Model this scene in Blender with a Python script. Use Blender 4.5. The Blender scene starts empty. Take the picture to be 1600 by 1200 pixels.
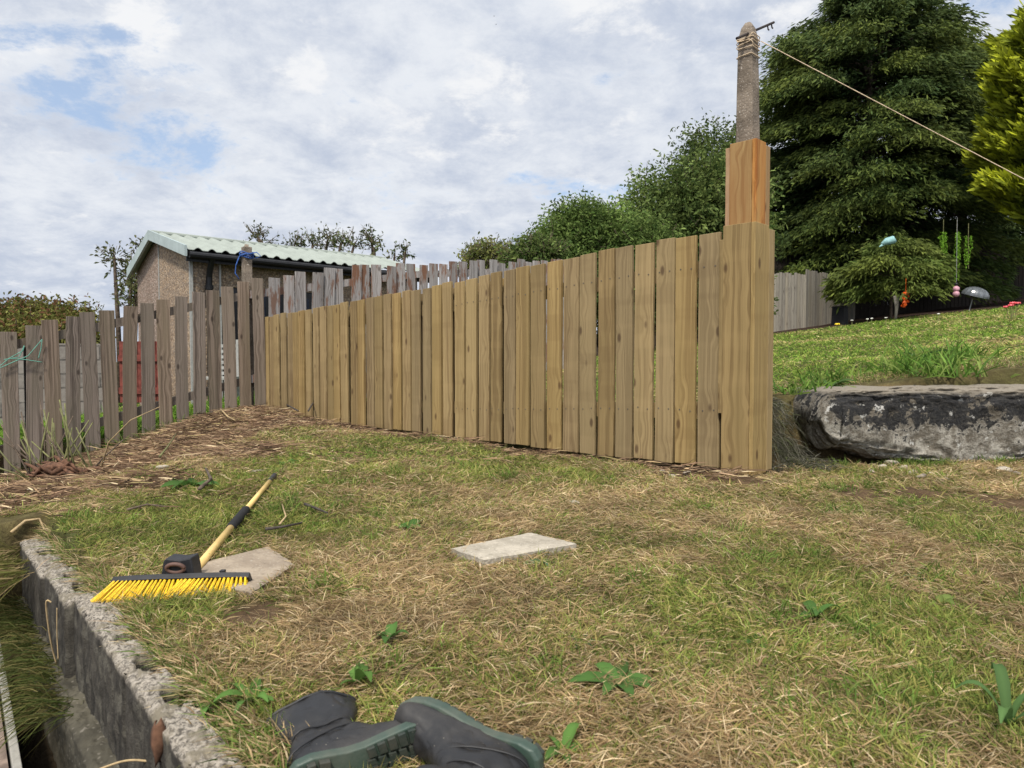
import bpy, bmesh, math, random
import numpy as np
from mathutils import Vector, Matrix
R = math.radians
random.seed(7); rng = np.random.default_rng(11)
scene = bpy.context.scene
col = scene.collection

# ------------------------------------------------------------------ camera, sky, sun, exposure
F = 1100.0 / 1600.0                     # focal length over picture width
PITCH = math.atan(40 / 1100)            # slightly downwards
cam_d = bpy.data.cameras.new('camera'); cam = bpy.data.objects.new('camera', cam_d); col.objects.link(cam)
cam_d.sensor_width = 36; cam_d.lens = 36 * F; cam_d.clip_start = .05; cam_d.clip_end = 3000
cam.location = (0, 0, 0); cam.rotation_euler = (R(90) - PITCH, 0, 0)
cam_d.dof.use_dof = True; cam_d.dof.focus_distance = 3.6; cam_d.dof.aperture_fstop = 8.0
scene.camera = cam
scene.view_settings.view_transform = 'Standard'; scene.view_settings.look = 'None'
scene.view_settings.exposure = 0.08; scene.view_settings.gamma = 1.0
SUN_EL, SUN_AZ = R(56), R(194)          # azimuth clockwise from +Y (behind the camera, slightly to its left)
sd = bpy.data.lights.new('sun', 'SUN'); sun = bpy.data.objects.new('sun', sd); col.objects.link(sun)
sd.energy = 4.2; sd.angle = R(7); sd.color = (1.0, .93, .82)
sdir = Vector((math.sin(SUN_AZ) * math.cos(SUN_EL), math.cos(SUN_AZ) * math.cos(SUN_EL), math.sin(SUN_EL)))
sun.rotation_euler = sdir.to_track_quat('Z', 'Y').to_euler(); sun.location = sdir * 30

class NT:
    """small node-tree helper"""
    def __init__(s, tree): s.t = tree; s.t.nodes.clear()
    def n(s, typ, **kw):
        nd = s.t.nodes.new(typ)
        for k, v in kw.items():
            if k.startswith('i_'):
                key = k[2:]; key = int(key) if key.isdigit() else key
                s.put(nd.inputs[key], v)
            else: setattr(nd, k, v)
        return nd
    def put(s, sock, v):
        if isinstance(v, bpy.types.NodeSocket): s.t.links.new(v, sock)
        else: sock.default_value = v
    def math(s, op, a, b=0.0, c=None, clamp=False):
        nd = s.n('ShaderNodeMath', operation=op, use_clamp=clamp); s.put(nd.inputs[0], a); s.put(nd.inputs[1], b)
        if c is not None: s.put(nd.inputs[2], c)
        return nd.outputs[0]
    def noise(s, vec, scale, detail=4, rough=.55, dist=0.0):
        nd = s.n('ShaderNodeTexNoise'); s.put(nd.inputs['Vector'], vec); nd.inputs['Scale'].default_value = scale
        nd.inputs['Detail'].default_value = detail; nd.inputs['Roughness'].default_value = rough; nd.inputs['Distortion'].default_value = dist
        return nd.outputs['Fac']
    def voro(s, vec, scale, feature='F1', out='Distance', rnd=1.0):
        nd = s.n('ShaderNodeTexVoronoi', feature=feature); s.put(nd.inputs['Vector'], vec); nd.inputs['Scale'].default_value = scale
        nd.inputs['Randomness'].default_value = rnd
        return nd.outputs[out]
    def mapr(s, v, a, b, c=0.0, d=1.0):
        nd = s.n('ShaderNodeMapRange', interpolation_type='SMOOTHSTEP'); s.put(nd.inputs[0], v)
        for k, q in enumerate((a, b, c, d)): nd.inputs[k + 1].default_value = q
        return nd.outputs[0]
    def mix(s, f, a, b, mode='MIX'):
        nd = s.n('ShaderNodeMix', data_type='RGBA', blend_type=mode); s.put(nd.inputs[0], f)
        for k, v in ((6, a), (7, b)):
            if isinstance(v, (tuple, list)): v = tuple(v) + (1,) if len(v) == 3 else v
            s.put(nd.inputs[k], v)
        return nd.outputs[2]
    def vmap(s, vec, scale=(1, 1, 1), loc=(0, 0, 0), rot=(0, 0, 0)):
        nd = s.n('ShaderNodeMapping'); s.put(nd.inputs['Vector'], vec)
        s.put(nd.inputs['Location'], loc); s.put(nd.inputs['Rotation'], rot); s.put(nd.inputs['Scale'], scale)
        return nd.outputs[0]

world = bpy.data.worlds.new('World'); scene.world = world; world.use_nodes = True
nt = NT(world.node_tree)
sky = nt.n('ShaderNodeTexSky', sky_type='NISHITA', sun_disc=False, sun_elevation=SUN_EL, sun_rotation=SUN_AZ)
tc = nt.n('ShaderNodeTexCoord'); gen = tc.outputs['Generated']
sep = nt.n('ShaderNodeSeparateXYZ'); nt.put(sep.inputs[0], gen)
# cloud-layer coordinates: direction projected on a high flat layer
zz = nt.math('ADD', nt.math('MAXIMUM', sep.outputs[2], 0.0), .30)
cx = nt.math('DIVIDE', sep.outputs[0], zz); cy = nt.math('DIVIDE', sep.outputs[1], zz)
cv = nt.n('ShaderNodeCombineXYZ'); nt.put(cv.inputs[0], cx); nt.put(cv.inputs[1], cy)
cv = cv.outputs[0]
n1 = nt.noise(cv, 2.2, 9, .66, .3)
n2 = nt.noise(nt.vmap(cv, loc=(5.3, 2.1, 0)), 5.5, 9, .68, .2)
n3 = nt.noise(nt.vmap(cv, loc=(9, 4, 2)), .8, 3, .5, .2)
def blob(dx, dz, wx, wz):
    a = nt.math('DIVIDE', nt.math('SUBTRACT', nt.math('DIVIDE', sep.outputs[0], nt.math('MAXIMUM', sep.outputs[1], .05)), dx), wx)
    b = nt.math('DIVIDE', nt.math('SUBTRACT', nt.math('DIVIDE', sep.outputs[2], nt.math('MAXIMUM', sep.outputs[1], .05)), dz), wz)
    q = nt.math('ADD', nt.math('MULTIPLY', a, a), nt.math('MULTIPLY', b, b))
    return nt.mapr(q, 0, 1, 1, 0)
def px(x, y): return ((x - 800) / 1100, (560 - y) / 1100)
holes = None
for (x, y, wx, wz, s) in ((150, 165, .13, .055, .9), (240, 225, .10, .055, .8), (50, 62, .13, .022, .8), (890, 300, .10, .022, .85), (985, 130, .06, .03, .4), (560, 120, .07, .03, .15), (1480, 20, .1, .025, .5)):
    b = nt.math('MULTIPLY', blob(*px(x, y), wx * 1.6, wz * 1.6), s)
    holes = b if holes is None else nt.math('MAXIMUM', holes, b)
puff = None
for (x, y, wx, wz, s) in ((235, 50, .045, .05, .85), (200, 75, .05, .03, .6), (485, 120, .03, .035, .7), (430, 150, .06, .03, .5), (770, 165, .06, .06, .7), (1215, 45, .04, .03, .75), (985, 25, .12, .05, .6), (90, 70, .05, .02, .5), (570, 190, .09, .03, .4)):
    b = nt.math('MULTIPLY', blob(*px(x, y), wx * 1.5, wz * 1.5), s)
    puff = b if puff is None else nt.math('MAXIMUM', puff, b)
nn = nt.math('ADD', nt.math('MULTIPLY', n1, .5), nt.math('MULTIPLY', n2, .5))
clear = nt.math('ADD', nn, nt.math('MULTIPLY', holes, .125))
clear = nt.mapr(clear, .57, .68)                                   # 0 cloud, 1 open sky
ctone = nt.math('ADD', nt.math('MULTIPLY', n2, .7), nt.math('MULTIPLY', n3, .5))
cloudc = nt.mix(nt.mapr(ctone, .44, .76), (.50, .56, .68), (.78, .81, .86))
pn = nt.noise(nt.vmap(cv, loc=(2, 7, 1)), 7.0, 9, .66, .15)
pm = nt.mapr(nt.math('ADD', nt.math('MULTIPLY', puff, .30), nt.math('MULTIPLY', pn, 1.25)), .70, .95)
cloudc = nt.mix(pm, cloudc, (.86, .87, .89))
dt = nt.n('ShaderNodeVectorMath', operation='DOT_PRODUCT'); nt.put(dt.inputs[0], gen); nt.put(dt.inputs[1], tuple(sdir))
glow = nt.mapr(dt.outputs['Value'], .2, 1.0, 1.0, 1.75)                 # clouds are brighter round the veiled sun
gc_ = nt.n('ShaderNodeCombineXYZ'); [nt.put(gc_.inputs[k], glow) for k in range(3)]
cloudc = nt.mix(1.0, cloudc, gc_.outputs[0], 'MULTIPLY')
skyc = nt.mix(1.0, sky.outputs[0], (.15, .15, .155), 'MULTIPLY')
skyc = nt.mix(.35, skyc, (.42, .60, .86))                            # thin veil
fin = nt.mix(nt.math('MULTIPLY', clear, .8), cloudc, skyc)
bg = nt.n('ShaderNodeBackground'); nt.put(bg.inputs[0], fin); bg.inputs[1].default_value = 1.0
wo = nt.n('ShaderNodeOutputWorld'); nt.t.links.new(bg.outputs[0], wo.inputs[0])

# ------------------------------------------------------------------ helpers
def ray(x, y):
    """view direction (X, Z per unit of horizontal distance) of a measured point of the photograph"""
    u = (x - 800) / 1100; v = (600 - y) / 1100
    c, s = math.cos(PITCH), math.sin(PITCH)
    dy = c + v * s; dz = v * c - s
    return u / dy, dz / dy
def at(x, y, Y): a, b = ray(x, y); return Vector((a * Y, Y, b * Y))
def onz(x, y, z): a, b = ray(x, y); return at(x, y, z / b)

def hash2(ix, iy, seed):
    h = (ix.astype(np.int64) * 374761393 + iy.astype(np.int64) * 668265263 + seed * 1442695041) & 0xffffffff
    h = ((h ^ (h >> 13)) * 1274126177) & 0xffffffff
    return ((h ^ (h >> 16)) & 0xffff) / 65535.0
def vnoise(x, y, seed=0):
    x = np.asarray(x, float); y = np.asarray(y, float)
    ix = np.floor(x); iy = np.floor(y); fx = x - ix; fy = y - iy
    fx = fx * fx * (3 - 2 * fx); fy = fy * fy * (3 - 2 * fy)
    a = hash2(ix, iy, seed); b = hash2(ix + 1, iy, seed); c = hash2(ix, iy + 1, seed); d = hash2(ix + 1, iy + 1, seed)
    return (a * (1 - fx) + b * fx) * (1 - fy) + (c * (1 - fx) + d * fx) * fy
def fbm(x, y, seed=0, o=4):
    s = 0; a = .5; t = 0
    for k in range(o): s = s + a * vnoise(np.asarray(x) * 2 ** k, np.asarray(y) * 2 ** k, seed + k * 17); t += a; a *= .5
    return s / t
def sstep(a, b, x): t = np.clip((x - a) / (b - a), 0, 1); return t * t * (3 - 2 * t)

def link(name, me, parent=None, m=None):
    o = bpy.data.objects.new(name, me); col.objects.link(o)
    if parent is not None: o.parent = parent
    if m is not None and me is not None: me.materials.clear(); me.materials.append(m)
    return o
def tag(o, label=None, cat=None, group=None, kind=None):
    for k, v in (('label', label), ('category', cat), ('group', group), ('kind', kind)):
        if v: o[k] = v
    return o
def empty(name, loc=(0, 0, 0), rz=0):
    o = bpy.data.objects.new(name, None); col.objects.link(o); o.location = loc; o.rotation_euler = (0, 0, rz); o.empty_display_size = .1
    return o
def npmesh(name, V, faces, sizes, colr=None, smooth=False):
    """V (n,3); faces flat int array; sizes per-face vertex count"""
    me = bpy.data.meshes.new(name); V = np.asarray(V, np.float32)
    me.vertices.add(len(V)); me.vertices.foreach_set('co', V.ravel())
    me.loops.add(len(faces)); me.loops.foreach_set('vertex_index', np.asarray(faces, np.int32))
    sizes = np.asarray(sizes, np.int32); st = np.concatenate(([0], np.cumsum(sizes)[:-1])).astype(np.int32)
    me.polygons.add(len(sizes)); me.polygons.foreach_set('loop_start', st); me.polygons.foreach_set('loop_total', sizes)
    if smooth: me.polygons.foreach_set('use_smooth', np.ones(len(sizes), bool))
    if colr is not None:
        at_ = me.color_attributes.new('Col', 'FLOAT_COLOR', 'POINT')
        c4 = np.ones((len(V), 4), np.float32); c4[:, :3] = colr; at_.data.foreach_set('color', c4.ravel())
    me.update(calc_edges=True); me.validate()
    return me
class MB:
    """collects boxes, bars, tubes and lofts into ONE mesh"""
    def __init__(s): s.v = []; s.f = []
    def add(s, vs, fs):
        o = len(s.v); s.v += [tuple(v) for v in vs]; s.f += [tuple(i + o for i in f) for f in fs]; return s
    def frame(s, c, ax, ay, az, hx, hy, hz):
        c, ax, ay, az = Vector(c), Vector(ax), Vector(ay), Vector(az)
        vs = [c + ax * (sx * hx) + ay * (sy * hy) + az * (sz * hz) for sz in (-1, 1) for sy in (-1, 1) for sx in (-1, 1)]
        return s.add(vs, [(0, 2, 3, 1), (4, 5, 7, 6), (0, 1, 5, 4), (2, 6, 7, 3), (0, 4, 6, 2), (1, 3, 7, 5)])
    def box(s, x0, x1, y0, y1, z0, z1): return s.frame(((x0 + x1) / 2, (y0 + y1) / 2, (z0 + z1) / 2), (1, 0, 0), (0, 1, 0), (0, 0, 1), (x1 - x0) / 2, (y1 - y0) / 2, (z1 - z0) / 2)
    def bar(s, a, b, w, d, up=(0, 0, 1)):
        a, b = Vector(a), Vector(b); t = (b - a).normalized(); n = t.cross(Vector(up)).normalized(); u = n.cross(t)
        return s.frame((a + b) / 2, t, n, u, (b - a).length / 2, w / 2, d / 2)
    def tube(s, pts, rad, n=8, cap=True):
        pts = [Vector(p) for p in pts]; m = len(pts)
        if not hasattr(rad, '__len__'): rad = [rad] * m
        prev = None; vs = []
        for i, p in enumerate(pts):
            t = (pts[min(i + 1, m - 1)] - pts[max(i - 1, 0)]).normalized()
            if prev is None:
                q = Vector((0, 0, 1)) if abs(t.z) < .9 else Vector((1, 0, 0)); u = t.cross(q).normalized()
            else: u = (prev - t * prev.dot(t)).normalized()
            prev = u; w = t.cross(u)
            for k in range(n):
                a = 2 * math.pi * k / n; vs.append(p + (u * math.cos(a) + w * math.sin(a)) * rad[i])
        fs = [(i * n + k, i * n + (k + 1) % n, (i + 1) * n + (k + 1) % n, (i + 1) * n + k) for i in range(m - 1) for k in range(n)]
        if cap: fs += [tuple(reversed(range(n))), tuple(range((m - 1) * n, m * n))]
        return s.add(vs, fs)
    def prism(s, poly, a, b):
        """poly list of points; extruded by vector b-a"""
        n = len(poly); d = Vector(b) - Vector(a)
        vs = [Vector(p) + Vector(a) for p in poly] + [Vector(p) + Vector(a) + d for p in poly]
        return s.add(vs, [tuple(reversed(range(n))), tuple(range(n, 2 * n))] + [(i, (i + 1) % n, n + (i + 1) % n, n + i) for i in range(n)])
    def build(s, name, m=None, parent=None, smooth=False, bevel=0):
        me = bpy.data.meshes.new(name); me.from_pydata(s.v, [], s.f)
        bm = bmesh.new(); bm.from_mesh(me); bmesh.ops.recalc_face_normals(bm, faces=bm.faces); bm.to_mesh(me); bm.free()
        if smooth:
            for p in me.polygons: p.use_smooth = True
        o = link(name, me, parent, m)
        if bevel:
            b = o.modifiers.new('bevel', 'BEVEL'); b.width = bevel; b.segments = 2; b.limit_method = 'ANGLE'
        return o
def unit(v): return v / np.maximum(np.linalg.norm(v, axis=1, keepdims=True), 1e-9)
class Blades:
    """many small leaf or blade faces gathered into one mesh"""
    def __init__(s): s.P = []; s.C = []
    def add(s, P, D, L, w, bend, colr, basew=.7, tipc=None, side=None):
        n = len(P); P = np.asarray(P, float); D = unit(np.asarray(D, float)); L = np.broadcast_to(L, (n,))[:, None]; w = np.broadcast_to(w, (n,))[:, None]
        if side is None:
            r = rng.normal(size=(n, 3)); r[:, 2] *= .35
            side = unit(np.cross(D, r))
        bend = np.broadcast_to(bend, (n, 3)); mid = P + D * L * .55 + bend * .3
        V = np.stack([P - side * w * .5 * basew, P + side * w * .5 * basew, mid + side * w * .5, mid - side * w * .5, P + D * L + bend], 1)
        s.P.append(V.reshape(-1, 3)); colr = np.broadcast_to(colr, (n, 3)); tipc = colr if tipc is None else np.broadcast_to(tipc, (n, 3))
        Cc = np.stack([colr, colr, (colr + tipc) / 2, (colr + tipc) / 2, tipc], 1); s.C.append(Cc.reshape(-1, 3)); return s
    def build(s, name, m, parent=None):
        V = np.concatenate(s.P); Cc = np.concatenate(s.C); n = len(V) // 5
        f = (np.arange(n) * 5)[:, None] + np.array([0, 1, 2, 3, 3, 2, 4])[None]
        sz = np.tile([4, 3], n)
        return link(name, npmesh(name, V, f.ravel(), sz, Cc), parent, m)

# ------------------------------------------------------------------ materials
def mat(name, fn):
    m = bpy.data.materials.new(name); m.use_nodes = True; t = NT(m.node_tree)
    out = t.n('ShaderNodeOutputMaterial'); bs = t.n('ShaderNodeBsdfPrincipled'); t.t.links.new(bs.outputs[0], out.inputs[0])
    bs.inputs['Specular IOR Level'].default_value = .3
    fn(t, bs, out); return m
def bump(t, bs, h, dist=.002, strength=.6):
    b = t.n('ShaderNodeBump'); b.inputs['Strength'].default_value = strength; b.inputs['Distance'].default_value = dist
    t.put(b.inputs['Height'], h); t.t.links.new(b.outputs[0], bs.inputs['Normal'])
def objc(t, per=True):
    tc = t.n('ShaderNodeTexCoord'); v = tc.outputs['Object']
    rnd = t.n('ShaderNodeObjectInfo').outputs['Random']
    if per:
        cb = t.n('ShaderNodeCombineXYZ')
        t.put(cb.inputs[0], t.math('MULTIPLY', rnd, 37.0)); t.put(cb.inputs[1], t.math('MULTIPLY', rnd, 11.0)); t.put(cb.inputs[2], t.math('MULTIPLY', rnd, 53.0))
        a = t.n('ShaderNodeVectorMath', operation='ADD'); t.put(a.inputs[0], v); t.put(a.inputs[1], cb.outputs[0]); v = a.outputs[0]
    return v, rnd
def plain(name, c, rough=.6, metal=0, var=.25, scale=30, spec=.3):
    def fn(t, bs, out):
        v, r = objc(t); n = t.noise(v, scale, 5, .6)
        cc = t.mix(t.mapr(n, .3, .7), tuple(x * (1 - var) for x in c), tuple(min(1, x * (1 + var)) for x in c))
        t.put(bs.inputs['Base Color'], cc); bs.inputs['Roughness'].default_value = rough; bs.inputs['Metallic'].default_value = metal
        bs.inputs['Specular IOR Level'].default_value = spec
        bump(t, bs, n, .001, .4)
    return mat(name, fn)
def wood(name, light, dark, knot, grey=None, ring=1.0, rough=.75, tint=None, blotch=.5, stain=None, tmax=.5, warpk=4.5, vj=(.80, 1.12), sj=(.82, 1.1), band=0):
    def fn(t, bs, out):
        v, rnd = objc(t)
        warp = t.noise(t.vmap(v, (3, 3, 1.3)), 1.6, 3, .5)
        # knots: sparse, elongated a little along the board
        kv = t.vmap(v, (10, 10, 4.6)); kd = t.voro(kv, 1.0); kn = t.mapr(kd, .07, .17, 1, 0)
        kh = t.mapr(kd, .1, .55, 1, 0)
        gx = t.vmap(v, (70 * ring, 70 * ring, 1.1))
        wv = t.n('ShaderNodeVectorMath', operation='ADD'); t.put(wv.inputs[0], gx)
        cb = t.n('ShaderNodeCombineXYZ'); t.put(cb.inputs[0], t.math('ADD', t.math('MULTIPLY', warp, warpk), t.math('MULTIPLY', kh, 2.6))); t.put(wv.inputs[1], cb.outputs[0])
        g = t.noise(wv.outputs[0], .55, 3, .55, .2); g2 = t.noise(t.vmap(v, (260, 260, 4)), 1.0, 2, .6)
        b = t.noise(t.vmap(v, (9, 9, 1.2)), 1.0, 4, .6)
        gr = t.math('ADD', t.math('MULTIPLY', t.mapr(g, .42, .60), .74), t.math('MULTIPLY', t.mapr(g2, .35, .65), .30))
        c = t.mix(gr, light, dark)
        if grey is not None: c = t.mix(t.math('MULTIPLY', t.mapr(b, .35, .68), blotch), c, grey)
        if tint is not None: c = t.mix(t.mapr(rnd, .0, 1.0, 0, tmax), c, tint)
        if stain is not None:
            sn = t.noise(t.vmap(v, (16, 16, 3)), 1.2, 5, .65); c = t.mix(t.mapr(t.math('ADD', sn, t.math('MULTIPLY', rnd, .16)), .60, .70), c, stain)
        if band:
            bn = t.noise(t.vmap(v, (.4, .4, 6)), 1.0, 2, .5); c = t.mix(t.mapr(bn, .55, .64, 0, .14), c, tuple(min(1, q * 1.2) for q in light)); c = t.mix(t.mapr(bn, .42, .34, 0, .22), c, dark)
        c = t.mix(t.math('MULTIPLY', kn, .75), c, knot)
        hv = t.n('ShaderNodeHueSaturation'); t.put(hv.inputs['Color'], c)
        fr = t.math('FRACT', t.math('MULTIPLY', rnd, 7.31)); t.put(hv.inputs['Value'], t.mapr(fr, 0, 1, *vj))
        t.put(hv.inputs['Saturation'], t.mapr(t.math('FRACT', t.math('MULTIPLY', rnd, 3.7)), 0, 1, *sj))
        t.put(bs.inputs['Base Color'], hv.outputs[0]); bs.inputs['Roughness'].default_value = rough
        bump(t, bs, t.math('ADD', gr, kn), .0015, .55)
    return mat(name, fn)
M = {}
M['new_wood'] = wood('treated_timber', (.365, .258, .118), (.165, .103, .042), (.065, .030, .013), (.235, .165, .07), tint=(.34, .25, .11), blotch=.7, tmax=.4, warpk=4.5, ring=1.5, vj=(.76, 1.04), sj=(.92, 1.06), band=1)
M['warm_wood'] = wood('warm_timber', (.44, .225, .085), (.25, .10, .034), (.09, .04, .02), (.40, .27, .12), blotch=.7)
M['mid_wood'] = wood('half_warm_timber', (.40, .27, .12), (.26, .15, .06), (.09, .04, .02), (.27, .125, .045), blotch=.6, warpk=3)
M['old_wood'] = wood('weathered_timber', (.27, .21, .165), (.060, .042, .031), (.03, .02, .015), (.15, .125, .085), ring=1.9, tint=(.20, .155, .115), warpk=1.6, blotch=.7, rough=.9, tmax=.45)
M['grey_wood'] = wood('silvered_timber', (.40, .375, .36), (.14, .12, .11), (.08, .06, .05), (.26, .235, .22), ring=1.8, tint=(.29, .265, .25), warpk=1.6, rough=.92, tmax=.5, stain=(.19, .10, .065))
M['pale_wood'] = wood('pale_boarding', (.30, .27, .215), (.18, .155, .125), (.1, .08, .06), (.24, .225, .18), rough=.9)
M['dark_wood'] = plain('dark_boarding', (.035, .028, .022), .9)  # near-black; on the added back fence it stands for shade
def conc(t, bs, out, base=(.30, .25, .20), dark=(.13, .105, .085), fleck=(.50, .47, .42), sc=1.0):
    v, r = objc(t, False); n = t.noise(v, 9 * sc, 6, .6); f = t.voro(v, 90 * sc); n2 = t.noise(v, 60 * sc, 4, .7)
    c = t.mix(t.mapr(n, .32, .68), dark, base); c = t.mix(t.mapr(n2, .52, .72, 0, .6), c, tuple(x * .55 for x in dark)); c = t.mix(t.mapr(f, .08, .26, .75, 0), c, fleck)
    sp = t.mapr(t.noise(t.vmap(v, loc=(3, 1, 2)), 28 * sc, 3, .6), .66, .74); c = t.mix(sp, c, fleck)
    t.put(bs.inputs['Base Color'], c); bs.inputs['Roughness'].default_value = .95
    bump(t, bs, t.math('ADD', n2, t.math('MULTIPLY', f, .6)), .004, .8)
M['post_conc'] = mat('aged_post_concrete', lambda t, b, o: conc(t, b, o, (.25, .205, .16), (.13, .105, .08), (.55, .50, .44)))
M['slab_light'] = mat('pale_slab_concrete', lambda t, b, o: conc(t, b, o, (.43, .385, .31), (.27, .24, .19), (.50, .46, .39), .8))
M['slab_dark'] = mat('brown_slab_concrete', lambda t, b, o: conc(t, b, o, (.34, .28, .21), (.22, .175, .13), (.38, .34, .28), .8))
def wallm(t, bs, out):
    tc = t.n('ShaderNodeTexCoord'); v = tc.outputs['Object']; geo = t.n('ShaderNodeNewGeometry')
    sp = t.n('ShaderNodeSeparateXYZ'); t.put(sp.inputs[0], v)
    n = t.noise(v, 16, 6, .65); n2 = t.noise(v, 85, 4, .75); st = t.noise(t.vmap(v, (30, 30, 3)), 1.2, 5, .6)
    dirt = t.mix(t.mapr(st, .3, .7), (.060, .054, .044), (.020, .018, .015))  # streaky stain, with the shade of the face put into its colour
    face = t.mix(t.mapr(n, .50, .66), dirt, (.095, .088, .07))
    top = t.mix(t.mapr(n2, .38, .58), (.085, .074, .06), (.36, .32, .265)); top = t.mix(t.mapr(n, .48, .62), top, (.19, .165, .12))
    m = t.math('ADD', sp.outputs[2], t.math('MULTIPLY', n, .02)); m = t.mapr(m, -.012, .006)        # the worn bare top against the face, its colour darkened for stain and shade
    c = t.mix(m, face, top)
    t.put(bs.inputs['Base Color'], c); bs.inputs['Roughness'].default_value = .95; bump(t, bs, t.math('ADD', n, n2), .008, .9)
M['wall'] = mat('stained_shaded_block', wallm)
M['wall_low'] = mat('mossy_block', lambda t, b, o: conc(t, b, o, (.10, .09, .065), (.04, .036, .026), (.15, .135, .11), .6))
def rockm(t, bs, out):
    tc = t.n('ShaderNodeTexCoord'); v = tc.outputs['Object']; sp = t.n('ShaderNodeSeparateXYZ'); t.put(sp.inputs[0], v)
    big = t.noise(t.vmap(v, (.7, 1, 1.5)), 3.6, 4, .55, .3); n = t.noise(v, 16, 7, .68, .2); fine = t.noise(v, 60, 5, .7)
    # black film over the upper middle, pale stone along the foot and at the end
    h = t.mapr(sp.outputs[2], -.52, -.22)
    e = t.mapr(sp.outputs[0], 1.6, 1.85)
    s = t.math('ADD', t.math('ADD', t.math('MULTIPLY', h, .42), t.math('MULTIPLY', e, .22)), t.math('MULTIPLY', big, .55))
    s = t.math('ADD', s, t.math('MULTIPLY', t.math('SUBTRACT', n, .5), 1.5))
    black = t.mapr(s, .72, .79)
    topm = t.mapr(t.math('ADD', sp.outputs[2], t.math('MULTIPLY', t.math('SUBTRACT', n, .5), .05)), -.205, -.175)
    pale = t.mix(t.mapr(n, .4, .62), (.155, .135, .105), (.40, .375, .32)); pale = t.mix(t.mapr(fine, .5, .64, 0, .55), pale, (.085, .075, .06))
    blk = t.mix(t.mapr(fine, .42, .7), (.022, .022, .023), (.06, .056, .05))
    spots = t.mapr(t.noise(t.vmap(v, loc=(4, 4, 4)), 17, 6, .7), .60, .65)
    c = t.mix(black, pale, blk); c = t.mix(t.math('MULTIPLY', spots, .9), c, (.50, .49, .45)); c = t.mix(topm, c, (.27, .235, .185))
    t.put(bs.inputs['Base Color'], c); bs.inputs['Roughness'].default_value = .92; bump(t, bs, t.math('ADD', n, t.math('MULTIPLY', fine, .5)), .03, 1.0)
M['rock'] = mat('lichened_stone', rockm)
def groundm(t, bs, out):
    at_ = t.n('ShaderNodeAttribute', attribute_name='Col'); geo = t.n('ShaderNodeNewGeometry'); v = geo.outputs['Position']
    n = t.noise(v, 14, 6, .7); f = t.noise(v, 90, 4, .75)
    c = t.mix(t.mapr(n, .3, .7), (.55, .52, .48), (1.35, 1.35, 1.3)); c = t.mix(1.0, at_.outputs['Color'], c, 'MULTIPLY')
    c = t.mix(t.mapr(f, .35, .62, .55, 0), c, (.05, .036, .022))
    t.put(bs.inputs['Base Color'], c); bs.inputs['Roughness'].default_value = 1.0; bs.inputs['Specular IOR Level'].default_value = .1
    bump(t, bs, t.math('ADD', n, f), .012, .9)
M['ground'] = mat('turf_soil', groundm)
def leafm(name, trans=.35, rough=.6, spec=.25):
    def fn(t, bs, out):
        at_ = t.n('ShaderNodeAttribute', attribute_name='Col')
        t.put(bs.inputs['Base Color'], at_.outputs['Color']); bs.inputs['Roughness'].default_value = rough; bs.inputs['Specular IOR Level'].default_value = spec
        tr = t.n('ShaderNodeBsdfTranslucent'); t.put(tr.inputs[0], at_.outputs['Color'])
        mx = t.n('ShaderNodeMixShader'); mx.inputs[0].default_value = trans
        t.t.links.new(bs.outputs[0], mx.inputs[1]); t.t.links.new(tr.outputs[0], mx.inputs[2]); t.t.links.new(mx.outputs[0], out.inputs[0])
    return mat(name, fn)
M['grass'] = leafm('grass_blades', .3, .7, .15)
M['leaf'] = leafm('leaves', .3, .7, .15)
M['needle'] = leafm('conifer_sprays', .18, .7, .15)
M['straw'] = leafm('dry_stalks', .05, .85, .1)
M['bark'] = plain('bark', (.10, .075, .055), .95, var=.5, scale=18)
M['root'] = plain('cut_root', (.11, .055, .032), .85, var=.5, scale=40)
M['cane'] = plain('green_cane', (.15, .15, .06), .7, var=.35, scale=20)
M['stick'] = plain('dark_stick', (.055, .045, .038), .85, var=.4)
M['stalk'] = plain('straw_stalk', (.38, .28, .15), .8, var=.3)
M['rubber'] = None
M['black_plastic'] = plain('black_plastic', (.018, .018, .02), .5, var=.3, spec=.4)
M['grip'] = plain('black_grip', (.014, .014, .015), .8, var=.2)
M['handle'] = plain('varnished_handle', (.66, .46, .17), .38, var=.12, scale=14, spec=.4)
M['bristle'] = plain('yellow_bristle', (.80, .53, .03), .5, var=.22, scale=160)
M['bristle_dirty'] = plain('soiled_bristle', (.22, .15, .05), .8, var=.5, scale=60)
M['brown_rust'] = plain('brown_socket', (.10, .055, .042), .6, var=.3)
M['rope'] = plain('jute_rope', (.62, .49, .34), .9, var=.3, scale=120)
M['blue_rope'] = plain('blue_rope', (.03, .09, .30), .7, var=.4, scale=80)
M['green_string'] = plain('green_string', (.12, .32, .25), .7, var=.2)
M['iron'] = plain('rusty_iron', (.03, .022, .02), .7, var=.5)
M['red_paint'] = plain('faded_red_paint', (.15, .038, .028), .8, var=.35, scale=12)
M['gutter'] = plain('black_gutter', (.012, .012, .013), .45)
M['white_trim'] = plain('white_trim', (.33, .33, .31), .6, var=.12)
M['barge'] = plain('grey_bargeboard', (.34, .40, .40), .6, var=.1, scale=5)
M['roof'] = plain('pale_green_roof_sheet', (.27, .30, .265), .55, var=.10, scale=3)
M['door_black'] = plain('black_door', (.008, .008, .01), .35, spec=.5)
M['glass_blue'] = plain('dark_panel', (.012, .018, .035), .15, spec=.6)
M['stone'] = plain('small_stone', (.26, .22, .17), .95, var=.5, scale=25)
M['teal'] = plain('teal_plastic', (.24, .42, .42), .5)
M['orange'] = plain('orange_plastic', (.75, .11, .012), .5, var=.3, scale=50)
M['pink'] = plain('pink_plastic', (.50, .27, .32), .5)
M['petal_pink'] = plain('pink_petal', (.75, .12, .14), .6)
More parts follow.
